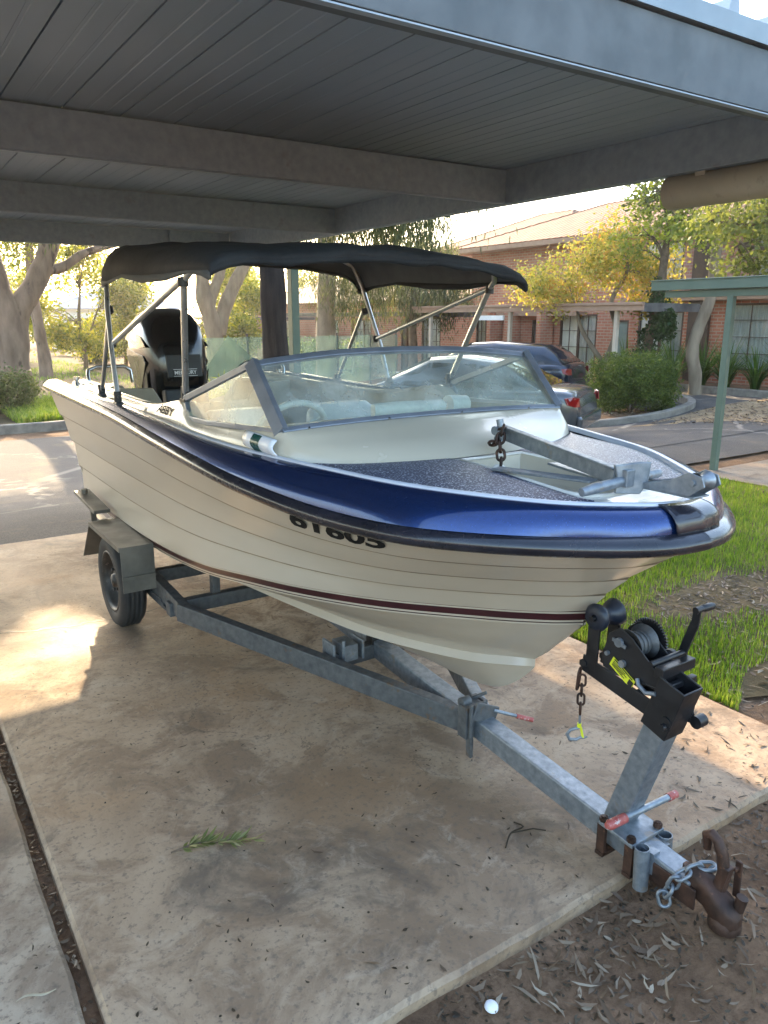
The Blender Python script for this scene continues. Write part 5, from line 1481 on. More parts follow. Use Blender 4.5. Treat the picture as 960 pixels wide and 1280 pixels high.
# green shade cloth fence
sf = thing('shade_cloth_fence', 'green shade cloth screen stretched between posts behind the outboard motor', 'fence', (9, 15, T(9, 15)))
mb = MB(); rows = []
A_, B_ = (5.2, 14.3), (12.9, 18.6)
for z0 in np.linspace(0, 1, 6):
    rows.append([(A_[0] + (B_[0] - A_[0]) * t + .05 * math.sin(t * 25 + z0 * 3), A_[1] + (B_[1] - A_[1]) * t, .02 + (1.30 - .1 * t - .02 * abs(math.sin(t * 16)) - .02) * z0) for t in np.linspace(0, 1, 60)])
mb.grid(rows); mb.build('cloth', M['mesh'], sf)
mb = MB(); mb.add([(5.9, 14.2, 1.33), (5.35, 14.35, .55), (6.15, 13.9, .55), (6.7, 14.1, .62)], [(0, 1, 2), (0, 2, 3)]); mb.build('loose_cloth', M['mesh'], sf, thick=.004)
for t in (0, .2, .42, .62, .82, 1):
    x, y = A_[0] + (B_[0] - A_[0]) * t, A_[1] + (B_[1] - A_[1]) * t
    mb = MB(); mb.cyl((x, y + .05, T(x, y) - .1), (x, y + .05, 1.36 - .1 * t), .03, 8); mb.build('post', M['wframe'], sf)

# ------------------------------------------------------------------ cars
def car(label, loc, rz, paint, hatch=False):
    c = thing('parked_car', label, 'car', loc, rz, 'cars parked in front of the units')
    def B(mb, n, m, par=c, **k): return mb.build(n, m, par, local=True, **k)
    st = [(-2.2, .60, .45, .72), (-2.16, .74, .34, .90), (-2.02, .81, .24, .985), (-1.5, .865, .2, .985), (-.6, .88, .19, .955), (.4, .885, .19, .93), (1.15, .875, .19, .905), (1.75, .84, .21, .82), (2.1, .76, .3, .7), (2.25, .58, .42, .58)]
    if hatch: st[1] = (-2.16, .76, .34, .93)
    mb = MB(); rows = []
    for y, hw, zl, zb in st:
        half = [(0, zl), (hw * .85, zl), (hw * .97, zl + .08), (hw, (zl + zb) / 2 + .05), (hw * .985, zb - .1), (hw * .93, zb - .02), (hw * .75, zb + .01), (0, zb + .03)]
        rows.append([(x, y, z) for x, z in half] + [(-x, y, z) for x, z in half[::-1][1:-1]])
    mb.grid(rows, 0, True, close=True); mb.add(rows[0], [tuple(range(len(rows[0])))]); mb.add(rows[-1], [tuple(range(len(rows[0])))[::-1]])
    B(mb, 'body', paint, subs=1)
    g = [(-1.62, .74, .98, .70), (-1.3, .76, 1.16, .62), (-.95, .77, 1.345, .57), (-.3, .785, 1.425, .56), (.25, .785, 1.40, .56), (.72, .775, 1.2, .6), (1.18, .75, .93, .70)]
    if hatch: g = [(-2.0, .74, .98, .68), (-1.8, .75, 1.2, .6), (-1.5, .76, 1.36, .56)] + g[3:]
    mb = MB(); rows = []
    for y, hb, zt, ht in g:
        half = [(hb, .93), (hb * .5 + ht * .5 + .03, (.93 + zt) / 2), (ht + .03, zt - .05), (ht * .85, zt), (0, zt + .012)]
        rows.append([(x, y, z) for x, z in half] + [(-x, y, z) for x, z in half[::-1][1:]])
    mb.grid(rows, 0, True, flip=True); B(mb, 'cabin', paint)
    def gl(pts, n): m_ = MB(); m_.prism(pts, (0, 0, .001)); B(m_, n, M['carglass'])
    r0, r1 = g[0], (g[2] if not hatch else g[2])
    m_ = MB(); m_.grid([[(f * (r0[1] * .86), r0[0] - .02 + .0, .985 + .01) for f in (-1, 0, 1)], [(f * (r1[3] * .92), r1[0] - .02, r1[2] - .01) for f in (-1, 0, 1)]], 0, False); B(m_, 'rear_window', M['carglass'], thick=.01)
    m_ = MB(); m_.grid([[(f * .66, 1.19, .95) for f in (-1, 0, 1)], [(f * .53, .29, 1.395) for f in (-1, 0, 1)]], 0, False); B(m_, 'windscreen', M['carglass'], thick=.01)
    for s in (-1, 1):
        for ya, yb in ((-1.2 if not hatch else -1.6, -.62), (-.56, .18), (.22, .86)):
            m_ = MB(); 
            def top(y): return float(np.interp(y, [q[0] for q in g], [q[2] for q in g])) - .075
            pts = []
            for y, z in ((ya, .965), (yb, .955), (yb, max(top(yb), .97)), (ya, max(top(ya), .975))):
                hb = float(np.interp(y, [q[0] for q in g], [q[1] for q in g])); ht = float(np.interp(y, [q[0] for q in g], [q[3] for q in g])) + .03
                zt_ = float(np.interp(y, [q[0] for q in g], [q[2] for q in g])) - .05
                f = min(1, max(0, (z - .93) / max(.05, zt_ - .93))); pts.append((s * (hb * (1 - f) + ht * f + .012), y, z))
            m_.prism(pts, (s * .004, 0, 0)); B(m_, 'side_window', M['carglass'])
        for y in (-1.35, 1.35):
            w = sub('wheel', c)
            m_ = MB(); m_.lathe([(.2, -.1), (.28, -.1), (.31, -.08), (.315, 0), (.31, .08), (.28, .1), (.2, .1)], (s * .80, y, .315), (s, 0, 0), 28); B(m_, 'tyre', M['tyre'], w)
            m_ = MB(); m_.lathe([(.2, .09), (.18, .06), (.1, .07), (.05, .09), (0, .09)], (s * .80, y, .315), (s, 0, 0), 20); B(m_, 'rim', M['chrome'], w)
        m_ = MB(); m_.prism([(s * .66, -2.19, .74), (s * .745, -2.15, .74), (s * .80, -2.05, .77), (s * .80, -2.0, .87), (s * .74, -2.13, .89), (s * .66, -2.18, .87)], (0, -.02, 0)); B(m_, 'tail_light', M['lamp'], bevel=.01)
        m_ = MB(); m_.box((s * .93, .82, .98), (.14, .1, .11)); B(m_, 'side_mirror', paint, bevel=.03)
        m_ = MB(); m_.box((s * .58, 2.17, .62), (.28, .12, .11)); B(m_, 'headlight', M['chrome'], bevel=.03)
    m_ = MB(); m_.box((0, -2.215, .50), (1.36, .09, .2)); B(m_, 'bumper', paint, bevel=.04)
    return c
CY = R(26)
car('grey sedan parked with its tail by the bush island', (8.2, 10.05, T(8.2, 9.9)), R(29), M['cargrey'])
car('dark blue hatchback parked beyond the grey sedan', (12.6, 14.2, T(12.4, 14)), CY, M['carblue'], True)
car('silver car parked behind the dark blue hatchback', (14.9, 16.4, T(14.9, 16)), CY, M['carsilver'])

# ------------------------------------------------------------------ foliage helpers
SUN_AZ, SUN_EL = R(13), R(27.5)
SUN_DIR = np.array((math.sin(SUN_AZ) * math.cos(SUN_EL), math.cos(SUN_AZ) * math.cos(SUN_EL), math.sin(SUN_EL)))
SHAFTS = [((2.62, 1.4, 0), .20), ((2.75, 1.62, 0), .17), ((2.9, 1.5, 0), .12), ((.6, 3.9, 0), .3), ((.42, 3.45, 0), .25), ((.3, 3.1, 0), .2)]   # leaf tunnels cut out of the crowns to put sun on the slab
def foliage(blobs, n_cl, per, leaf, spread, droop=0., shell=.45, strand=0.0):
    w = np.array([b[6] if len(b) > 6 else b[3] * b[4] * b[5] for b in blobs], float); w /= w.sum()
    bi = rng.choice(len(blobs), n_cl, p=w)
    Bc = np.array([b[:3] for b in blobs])[bi]; Br = np.array([b[3:6] for b in blobs])[bi]
    d = rng.normal(size=(n_cl, 3)); d /= np.linalg.norm(d, axis=1, keepdims=True)
    r = rng.random((n_cl, 1)) ** shell
    # lumpy outline: radius changes with direction
    lump = 1 + .22 * np.sin(d[:, :1] * 5 + bi[:, None] * 2.1) * np.cos(d[:, 1:2] * 6 + 1.3) + .12 * np.sin(d[:, 2:3] * 11 + bi[:, None])
    C_ = Bc + d * r * Br * lump
    P = np.repeat(C_, per, axis=0); n = len(P)
    if strand:
        k = np.tile(np.linspace(0, 1, per), n_cl)[:, None]
        P = P + np.array((0, 0, -1.)) * k * strand * np.repeat(.5 + rng.random((n_cl, 1)), per, axis=0) + rng.normal(size=(n, 3)) * spread
    else:
        P = P + rng.normal(size=(n, 3)) * spread
    a = rng.normal(size=(n, 3)); a /= np.linalg.norm(a, axis=1, keepdims=True)
    a = a * (1 - droop) + np.array((0, 0, -1.)) * droop; a /= np.linalg.norm(a, axis=1, keepdims=True)
    b = np.cross(a, rng.normal(size=(n, 3))); b /= np.linalg.norm(b, axis=1, keepdims=True)
    s = (.6 + .8 * rng.random((n, 1)))
    L, W = leaf
    V = np.stack([P - a * L * s / 2, P + b * W * s / 2 - a * L * s * .1, P + a * L * s / 2, P - b * W * s / 2 - a * L * s * .1], 1).reshape(-1, 3)
    V = V.reshape(-1, 4, 3)
    for p0, rad in SHAFTS:
        q = V[:, 0] - np.array(p0); t_ = q @ SUN_DIR
        dist = np.linalg.norm(q - t_[:, None] * SUN_DIR, axis=1)
        V = V[(dist > rad) | (t_ < 0)]
    n = len(V); F = np.arange(4 * n).reshape(n, 4)
    return V.reshape(-1, 3), F
def tree(name, label, base, trunks, blobs, bark, lmat, n_cl, per, leaf, spread, droop=0., limbs=True, group=None, strand=0., shell=.45, sides=10, cat='tree'):
    t = thing(name, label, cat, base, 0, group)
    b0 = Vector(base); mb = MB()
    for pts, rad in trunks:
        P = cr([tuple(b0 + Vector(p)) for p in pts], max(12, 5 * len(pts))); rr_ = np.interp(np.linspace(0, 1, len(P)), np.linspace(0, 1, len(rad)), rad)
        rr_ = rr_ * (1 + .05 * np.sin(np.arange(len(P)) * 1.7)); mb.tube([tuple(p) for p in P], list(rr_), sides)
    if limbs:
        top = b0 + Vector(trunks[0][0][-1])
        for bl in blobs:
            c = b0 + Vector(bl[:3])
            st_ = min((b0 + Vector(p) for pts, _ in trunks for p in pts[-2:]), key=lambda q: (q - c).length)
            for k in range(4):
                e = c + Vector((random.uniform(-.6, .6) * bl[3], random.uniform(-.6, .6) * bl[4], random.uniform(-.3, .7) * bl[5]))
                m_ = (st_ + e) / 2 + Vector((random.uniform(-.2, .2), random.uniform(-.2, .2), random.uniform(.0, .3)))
                r_ = trunks[0][1][-1] * .5
                lp = cr([tuple(st_), tuple(m_), tuple(e)], 30); bad = False
                for p0, rad in SHAFTS:
                    q = lp - np.array(p0); dd = np.linalg.norm(q - (q @ SUN_DIR)[:, None] * SUN_DIR, axis=1)
                    bad = bad or dd.min() < rad + .05
                if bad: continue
                mb.tube([tuple(p) for p in cr([tuple(st_), tuple(m_), tuple(e)], 9)], list(np.linspace(r_, r_ * .2, 9)), 6)
    mb.build('trunk', bark, t)
    if n_cl:
        V, F = foliage([(b0.x + b[0], b0.y + b[1], b0.z + b[2], *b[3:]) for b in blobs], n_cl, per, leaf, spread, droop, shell, strand)
        raw_mesh('crown', V, F, lmat, t, base)
    return t
def gbase(x, y): return (x, y, T(x, y) - .05)

# big forked gum on the left, its limbs leaving the top of the picture
tree('gum_tree', 'big mottled gum tree forking low at the left edge', gbase(3.05, 20.5),
     [([(-.12, 0, -.2), (-.1, 0, .5), (-.05, 0, 1.2), (-.0, 0, 2.0), (-.12, 0, 2.3), (-.32, .1, 3.2), (-.45, .2, 6), (-.6, .4, 8)], [.52, .40, .36, .35, .29, .23, .2, .17]),
      ([(.05, 0, 1.7), (.25, 0, 2.35), (.62, 0, 2.9), (.92, 0, 3.5), (1.15, 0, 4.2), (1.7, .2, 7)], [.27, .26, .22, .21, .18, .14]),
      ([(.8, 0, 3.25), (1.25, 0, 3.3), (1.8, 0, 3.65), (2.6, 0, 3.9), (3.4, 0, 4.0)], [.15, .11, .085, .06, .03]),
      ([(2.35, 0, 3.82), (2.36, 0, 4.2), (2.42, 0, 4.8)], [.045, .04, .03]), ([(2.65, 0, 3.9), (2.8, 0, 4.3), (3.1, .1, 4.7)], [.04, .03, .02])],
     [(-.5, 1, 8.4, 3.2, 3, 1.6), (2, .5, 8.2, 2.5, 2.4, 1.4), (3.4, -.5, 6.6, 2.6, 2.2, 1.2), (-2.8, -.5, 6.8, 2.4, 2.2, 1.2), (-.5, -5.7, 5.6, 1.5, 1.3, .7), (1.3, -5.0, 5.5, 1.4, 1.2, .7), (-2.6, -5.0, 5.7, 1.5, 1.4, .7), (-.5, -2.9, 5.8, 1.6, 1.4, .7), (-3.5, -2.5, 5.9, 1.7, 1.5, .8), (2.0, -2.5, 5.8, 1.6, 1.5, .7), (-5.2, -4.6, 5.9, 1.6, 1.5, .8)], M['bark'], M['lf_gum'], 2600, 16, (.17, .05), .22, .35)  # nearer crown blobs, out of view, added to shade slab and asphalt
tree('slender_gum', 'slender brown trunk standing behind the big forked gum', gbase(5.35, 29.5),
     [([(0, 0, -.2), (-.0, 0, .8), (-.08, 0, 1.8), (-.15, 0, 3), (-.1, 0, 5)], [.27, .2, .18, .16, .11])],
     [(-.6, 0, 4.6, 1.6, 1.6, 1.3), (.5, .6, 5.8, 1.8, 1.6, 1.2)], M['bark'], M['lf_back'], 420, 16, (.14, .07), .22, .2)
# backlit trees on the far lawn
for i, (x, y, h, w, lab, n) in enumerate((
        (7.6, 33.5, 4.1, 2.2, 'sunlit yellow green tree right of the slender gum trunk', 620),
        (9.8, 35.5, 3.8, 2.0, 'backlit light green tree left of the canopy poles', 560),
        (4.2, 36.0, 4.2, 2.1, 'tall sunlit tree between the limbs of the big gum', 560),
        (6.2, 42.0, 3.4, 2.4, 'far bright tree low behind the slender gum', 420),
        (13.4, 32.0, 3.9, 2.0, 'glowing yellow green tree above the outboard motor', 600),
        (15.8, 36.0, 3.7, 2.1, 'hazy olive tree left of the forked gum behind the motor', 480),
        (21.5, 47, 4.0, 3.2, 'far olive tree between forked gum and dark trunk', 480),
        (24.5, 44, 5.2, 3.0, 'golden lit tree just right of the dark trunk', 600))):
    bl_ = []
    for k in range(13):
        q = k / 12; rr_ = w * (.55 + .5 * math.sin(math.pi * min(1, q + .12)))
        an_ = random.uniform(0, 6.28); bl_.append((rr_ * random.uniform(.2, .95) * math.cos(an_), rr_ * random.uniform(.2, .95) * math.sin(an_), h * (.22 + .95 * q), w * random.uniform(.28, .5), w * random.uniform(.28, .5), h * random.uniform(.07, .14)))
    tree('garden_tree', lab, gbase(x, y), [([(0, 0, -.2), (.06, 0, .9), (-.07, 0, 1.9), (.08, .0, h * .8)], [.10, .08, .07, .04]), ([(0, 0, .8), (.3, 0, 1.5), (.7, 0, h * .6)], [.06, .05, .03])],
         bl_, M['wood'], M['lf_back'], n, 15, (.15, .085), .2, .1, group='backlit trees on the far lawn', shell=.6)
tree('shade_gum', 'tall grey gum added behind the dark roofed low carport to shade the asphalt', gbase(12.6, 22.2),  # invented tree, placed so that its unseen crown shades the asphalt
     [([(0, 0, -.2), (0, 0, 2.0), (.1, 0, 4.5), (-.1, 0, 7.5)], [.35, .3, .26, .18])],
     [(0, 0, 8.2, 3.0, 2.6, 1.7), (-2.6, 1, 7.2, 2.2, 2, 1.2), (2.6, -1.6, 7.6, 2.2, 2.2, 1.3), (.5, -2.6, 9.2, 2, 2, 1.3), (4.5, -3.5, 8.6, 2, 2, 1.2)], M['barkp'], M['lf_gum'], 1500, 15, (.2, .06), .25, .35)
# forked gum behind the motor
tree('forked_gum', 'forked pale gum trunk rising behind the low carport', gbase(10.15, 25.5),
     [([(0, 0, -.2), (0, 0, 1.0), (-.1, 0, 2.0), (-.35, 0, 2.8), (-.35, 0, 3.8), (-.5, 0, 7)], [.36, .31, .28, .18, .16, .12]),
      ([(.1, 0, 1.6), (.35, 0, 2.4), (.75, 0, 3.2), (1.3, 0, 4.2), (2, 0, 7)], [.26, .24, .2, .17, .13]),
      ([(-.2, 0, 2.4), (.0, 0, 3.0), (.35, .1, 3.7), (.5, .2, 5)], [.2, .18, .15, .1])],
     [(0, 1, 7.4, 3, 2.6, 1.6), (2.2, 0, 7, 2.2, 2, 1.3)], M['barkp'], M['lf_gum'], 520, 14, (.17, .05), .22, .35)
# dark trunked tree with a weeping crown, plus hidden blobs added to block the sun
tree('weeping_tree', 'dark barked weeping tree standing right behind the grey carport post', gbase(4.25, 8.75),
     [([(0, 0, -.2), (.01, 0, .8), (-.01, 0, 1.8), (-.08, 0, 2.8), (-.8, .2, 4.0), (-.85, .3, 5.4), (-.5, .3, 6.2)], [.21, .165, .155, .15, .13, .11, .08])],  # trunk bent aside above the roof to let sun past
     [(.3, .4, 5.3, 3.0, 2.4, 1.7, 10), (1.9, .6, 4.5, 1.8, 1.6, 1.3, 7), (3.0, 2.4, 4.3, 1.5, 1.3, 1.1, 7), (-2.0, .5, 5.4, 2.0, 1.8, 1.2, 5), (1.2, -.8, 4.8, 1.8, 1.4, 1.1, 4), (2.3, 1.0, 3.6, 1.1, .9, .6, 3), (-1.8, 1.9, 4.1, 1.15, 1.2, .6, 6), (-4.0, 1.9, 4.3, 1.4, 1.3, .6, 6), (1.6, 2.4, 4.2, 1.4, 1.2, .7, 5), (4.6, 2.6, 5.9, 1.8, 1.5, .7, 6)],  # outlying blobs hidden above the roof, added to block the sun
     M['barkd'], M['lf_droop'], 4200, 22, (.11, .016), .05, .75, strand=.75, shell=.4)
tree('weeping_tree', 'olive weeping tree with hanging fronds in front of the far brick wall', gbase(14.6, 20.2),
     [([(0, 0, -.2), (.05, 0, 1), (0, 0, 2.2), (.1, 0, 3.4)], [.18, .14, .12, .08])],
     [(0, 0, 3.3, 2.2, 1.5, .9), (.9, -.5, 3.0, 1.0, 1.0, .7), (-1.6, 1.0, 3.3, 1.6, 1.3, .9), (.2, .2, 4.3, 1.8, 1.4, .8)],
     M['wood'], M['lf_droop'], 1100, 20, (.15, .024), .07, .7, strand=.8)
# autumn tree and green tree by the brick units
tree('autumn_tree', 'yellow tree with orange autumn tufts over the brown carport', gbase(14.9, 12.6),
     [([(0, 0, -.2), (-.05, 0, .6), (.12, -.1, 1.4), (.0, 0, 2.1), (.25, -.2, 2.8), (.1, 0, 3.5)], [.10, .08, .07, .06, .05, .03]),
      ([(0, 0, .55), (-.25, .2, .95), (-.5, .45, 1.5), (-.6, .5, 1.9)], [.07, .06, .05, .04])],
     [(-.25, .35, 2.9, 1.25, 1.1, .72, 6), (-1.0, 1.25, 2.5, .95, .9, .5, 4), (.45, -.5, 2.7, .95, .9, .7, 5), (.05, .0, 3.55, .9, .8, .5, 3), (-.8, .9, 2.15, .8, .8, .35, 2), (.6, -.7, 2.05, .6, .6, .4, 2)],
     M['barkp'], M['lf_autumn'], 760, 14, (.085, .05), .12, .15, shell=.65)
tree('ivy_tree', 'bright green tree with ivy climbing its trunk beside the green carport', gbase(14.9, 11.3),
     [([(.1, .5, -.1), (.0, .25, .7), (-.05, .1, 1.3), (0, 0, 2.0), (.1, 0, 2.9), (.15, 0, 3.8)], [.14, .12, .11, .11, .09, .06])],
     [(-.1, .35, 4.2, .6, .7, .7, 4), (.15, -.2, 3.6, .7, .6, .45, 3), (-.2, .7, 3.3, .45, .5, .6, 2), (.2, .1, 5.0, .7, .7, .6, 3), (.1, -.9, 3.5, .5, .6, .4, 2)],
     M['wood'], M['lf_bright'], 300, 13, (.09, .055), .14, .1, shell=.6)
iv = tree('ivy', 'dark ivy sleeve hanging round the trunk by the brown carport end', gbase(14.9, 11.3), [([(.07, .40, .1), (.0, .2, .9), (-.05, .05, 1.6)], [.03, .03, .02])],
     [(.12, .52, .25, .16, .3, .3), (.05, .33, .7, .15, .22, .35), (-.02, .15, 1.2, .15, .2, .35), (-.05, -.22, 1.6, .2, .32, .34), (0, 0, 2.1, .17, .2, .4)], M['wood'], M['lf_ivy'], 520, 14, (.07, .055), .05, .3, limbs=False, cat='ivy')
tree('pale_trunk_tree', 'curved bare pale trunk in front of the brick wall', gbase(15.4, 10.55),
     [([(.1, -.0, -.1), (.0, -.02, .5), (-.08, .05, 1.0), (.0, 0, 1.5), (.12, -.12, 2.1), (.15, -.15, 3.2), (.2, -.2, 4.2)], [.15, .145, .135, .13, .12, .12, .09])],
     [(.3, -1.2, 4.4, 1.4, 1.6, .7), (.0, .6, 4.5, 1.2, 1.2, .7)], M['barkp'], M['lf_gum'], 260, 14, (.12, .06), .16, .2)
tree('spreading_tree', 'leafy tree reaching over the green carport from the right', gbase(12.6, 5.0),
     [([(0, 0, -.1), (0, 0, 1.2), (.0, .3, 2.3), (.1, .9, 2.9), (.1, 1.7, 3.3)], [.16, .14, .12, .09, .05]),
      ([(0, .3, 2.3), (-.1, 1.2, 2.65), (-.05, 2.2, 2.75), (0, 3.0, 2.9)], [.07, .05, .04, .02]), ([(0, .5, 2.5), (.3, 1.5, 3.2), (.3, 2.6, 3.2), (.2, 3.7, 3.35)], [.06, .045, .03, .02])],
     [(.2, 2.8, 3.15, .8, 1.0, .45, 5), (.1, 1.9, 2.8, .7, .9, .42, 4), (.2, 3.6, 3.4, .7, .7, .4, 3), (-.2, 1.6, 3.5, 1.0, 1.2, .6, 5), (.3, 3.0, 2.6, .5, .6, .28, 2), (.1, 2.6, 4.0, .9, 1.1, .5, 4)],
     M['wood'], M['lf_side'], 440, 12, (.085, .06), .11, .1)

# shrubs
def shrub(name, label, base, blobs, mat, n_cl, per, leaf, spread, cat='bush', stems=7, droop=.0, shell=.3, group=None):
    t = thing(name, label, cat, base, 0, group); b0 = Vector(base); mb = MB()
    for k in range(stems):
        bl = blobs[k % len(blobs)]; e = b0 + Vector((bl[0] + random.uniform(-.5, .5) * bl[3], bl[1] + random.uniform(-.5, .5) * bl[4], bl[2] + random.uniform(0, .5) * bl[5]))
        mb.tube([tuple(p) for p in cr([tuple(b0 + Vector((random.uniform(-.08, .08), random.uniform(-.08, .08), -.05))), tuple((b0 + e) / 2 + Vector((0, 0, .06))), tuple(e)], 7)], list(np.linspace(.022, .006, 7)), 5)
    mb.build('stem', M['wood'], t)
    V, F = foliage([(b0.x + b[0], b0.y + b[1], b0.z + b[2], *b[3:]) for b in blobs], n_cl, per, leaf, spread, droop, shell)
    raw_mesh('foliage', V, F, mat, t, base); return t
shrub('round_bush', 'rounded green bush on the kerbed island', (12.75, 10.1, T(12.7, 10.1) + .04),
      [(0, 0, .66, .72, .72, .5, 6), (-.38, .25, .72, .42, .42, .36, 2), (.4, -.3, .68, .42, .42, .38, 2), (.05, -.05, .86, .5, .5, .3, 2), (.45, -.28, .35, .35, .4, .32, 2), (-.35, .2, .35, .4, .4, .32, 2)], M['lf_bush'], 1700, 20, (.07, .018), .055, -.3, shell=.28)
shrub('clipped_bush', 'clipped grey green bush at the left edge behind the kerb', gbase(2.55, 18.6), [(0, 0, .55, .6, .6, .5), (-.6, .3, .5, .6, .6, .5)], M['lf_clip'], 620, 16, (.07, .035), .07)
shrub('dark_bush', 'small dark round bush far off on the left lawn', gbase(9.2, 38), [(0, 0, .6, .75, .7, .6)], M['lf_ivy'], 260, 14, (.12, .09), .12)
shrub('leafy_bush', 'low glossy bush under the golden tree beyond the shade cloth', gbase(14.5, 27.5), [(0, 0, .6, 1.2, 1.0, .6), (1.8, .5, .6, 1.0, 1, .6)], M['lf_bright'], 420, 14, (.13, .09), .14)
shrub('wispy_bush', 'pale feathery bush poking up beside the shade cloth', gbase(5.3, 13.1), [(0, 0, .5, .5, .4, .4)], M['lf_back'], 160, 14, (.16, .02), .12, droop=-.5)
for k, (x, y, lab) in enumerate(((19.5, 45, 'sunlit hedge bush behind the far carport'), (11, 47, 'far hedge bush under the left trees'), (3.5, 46, 'far hedge bush behind the big gum'), (16, 52, 'hazy far bush between the trees'), (27, 40, 'far bush before the low tiled roof'))):
    shrub('hedge_bush', lab, gbase(x, y), [(0, 0, .9, 2.4, 1.4, .9), (2, .5, .8, 1.8, 1.3, .8)], M['lf_back'], 300, 14, (.2, .13), .22, group='far hedge bushes')

# strap leaf clumps in the bed
def strap_clump(base, n, L, label):
    t = thing('strap_leaf_plant', label, 'plant', base, 0, 'strap leaf plants along the brick wall'); mb = MB()
    for k in range(n):
        a = random.uniform(0, 2 * math.pi); l = L * random.uniform(.6, 1.1); lean = random.uniform(.25, 1.0); w = .018
        d = Vector((math.cos(a), math.sin(a), 0)); sd_ = Vector((-d.y, d.x, 0)); b0 = Vector(base) + d * random.uniform(0, .08); rows_ = []
        for q in np.linspace(0, 1, 7):
            p = b0 + d * (l * lean * q * (.4 + .6 * q)) + Vector((0, 0, l * (q * 1.15 - .75 * lean * q * q))); ww = w * (1 - .85 * q ** 2.2)
            rows_.append([p - sd_ * ww, p + sd_ * ww])
        mb.grid(rows_, 0, True)
    mb.build('leaves', M['lf_strap'], t)
    return t
for k, (x, y, n, L, lab) in enumerate(((16.6, 13.3, 46, .8, 'small strap leaf clump at the left end of the bed'), (16.7, 12.6, 60, .95, 'tall strap leaf clump left of the green post'), (16.6, 11.9, 60, .9, 'strap leaf clump behind the green post'), (16.75, 11.2, 66, .95, 'strap leaf clump in front of the window mullion'), (16.65, 10.5, 60, .85, 'full strap leaf clump below the large window'), (16.7, 9.8, 50, .8, 'strap leaf clump under the right end of the window'), (16.6, 9.1, 54, .95, 'upright strap leaf clump at the right picture edge'))):
    strap_clump((x - .1, y, T(x, y) + .05), int(n * 1.7), L * 1.45, lab)

# ------------------------------------------------------------------ grass, ground cover, litter
def blades(name, label, n, sampler, h, w, mat, kind='stuff', lean=.5):
    P = sampler(n); n = len(P)
    a = rng.random(n) * 2 * np.pi; l = h * (.5 + .9 * rng.random(n)); d = np.stack([np.cos(a), np.sin(a), np.zeros(n)], 1); sd_ = np.stack([-np.sin(a), np.cos(a), np.zeros(n)], 1)
    le = (lean * rng.random(n) * l)[:, None]
    V = np.stack([P - sd_ * w / 2, P + sd_ * w / 2, P + d * le * .4 + sd_ * w * .35 + np.array((0, 0, 1.)) * (l * .6)[:, None], P + d * le * .4 - sd_ * w * .35 + np.array((0, 0, 1.)) * (l * .6)[:, None], P + d * le + np.array((0, 0, 1.)) * (l * .93)[:, None]], 1).reshape(-1, 3)
    i = np.arange(n) * 5
    F = np.concatenate([np.stack([i, i + 1, i + 2], 1), np.stack([i, i + 2, i + 3], 1), np.stack([i + 3, i + 2, i + 4], 1)])
    return tag(raw_mesh(name, V, F, mat), label, None, None, kind)
def s_lawn(n):
    x = 2.98 + rng.random(n) ** 1.35 * 4.45; y = 1.25 + rng.random(n) * 4.1
    patch = np.sin(x * 2.3 + 1) * np.cos(y * 3.1) + .5 * np.sin(x * 6.1 + y * 4.3)
    bare = np.exp(-(((x - 4.25) / .85) ** 2 + ((y - 2.55) / .3) ** 2)) * 1.5 + np.exp(-(((x - 4.2) / .9) ** 2 + ((y - 1.45) / .42) ** 2)) * 2.2 + (y < 1.75 - .12 * np.sin(x * 5)) * .9 * (x < 3.6) + 1.0 * (y > 5.3)
    keep = rng.random(n) > np.clip(bare + .2 * (patch < -.9), 0, 1)
    x, y = x[keep], y[keep]
    return np.stack([x, y, np.full(len(x), -.022)], 1)
blades('grass', 'bright green grass growing on the lawn beside the slab', 150000, s_lawn, .042, .0045, M['grass'])
def s_garden(n):
    x = -6 + rng.random(n) * 14; y = 17 + rng.random(n) ** 1.2 * 24; keep = (np.sin(x * .9) * np.cos(y * .5) + .6 * rng.random(n)) > .1
    x, y = x[keep], y[keep]; return np.stack([x, y, np.full(len(x), -.40)], 1)
blades('lawn_grass', 'patches of sunlit grass on the garden lawn', 26000, s_garden, .12, .022, M['grass'])
def cover(n):
    x = 2.4 + rng.random(n) * 1.9; y = 16.4 + rng.random(n) * 4; return np.stack([x, y, np.full(len(x), -.39)], 1)
blades('ground_cover', 'light green ground cover behind the left kerb', 9000, cover, .2, .03, M['grass'], lean=1.2)

def litter(name, label, P, L, W, mat, tilt=.35, curl=.2):
    n = len(P); a = rng.random(n) * 2 * np.pi
    d = np.stack([np.cos(a), np.sin(a), rng.normal(size=n) * tilt * .5], 1); d /= np.linalg.norm(d, axis=1, keepdims=True)
    s = np.stack([-np.sin(a), np.cos(a), rng.normal(size=n) * tilt], 1); s /= np.linalg.norm(s, axis=1, keepdims=True)
    l = (L * (.45 + .9 * rng.random(n) ** 1.5))[:, None]; w = (W * (.5 + .8 * rng.random(n)))[:, None]
    up = np.array((0, 0, 1.)); bend = s * l * (rng.normal(size=(n, 1)) * .12); cu_ = up * l * curl * rng.random((n, 1))
    V = np.stack([P - d * l / 2 + bend + cu_ * .3, P - d * l * .2 + s * w / 2, P + d * l * .2 + s * w * .45, P + d * l / 2 + bend + cu_, P + d * l * .2 - s * w * .45, P - d * l * .2 - s * w / 2], 1).reshape(-1, 3)
    i = np.arange(n) * 6
    F = np.concatenate([np.stack([i, i + 1, i + 2, i + 5], 1), np.stack([i + 5, i + 2, i + 3, i + 4], 1)])
    F[:n] = np.stack([i, i + 5, i + 2, i + 1], 1)[:, [0, 3, 2, 1]]
    return tag(raw_mesh(name, V, F, mat), label, None, None, 'stuff')
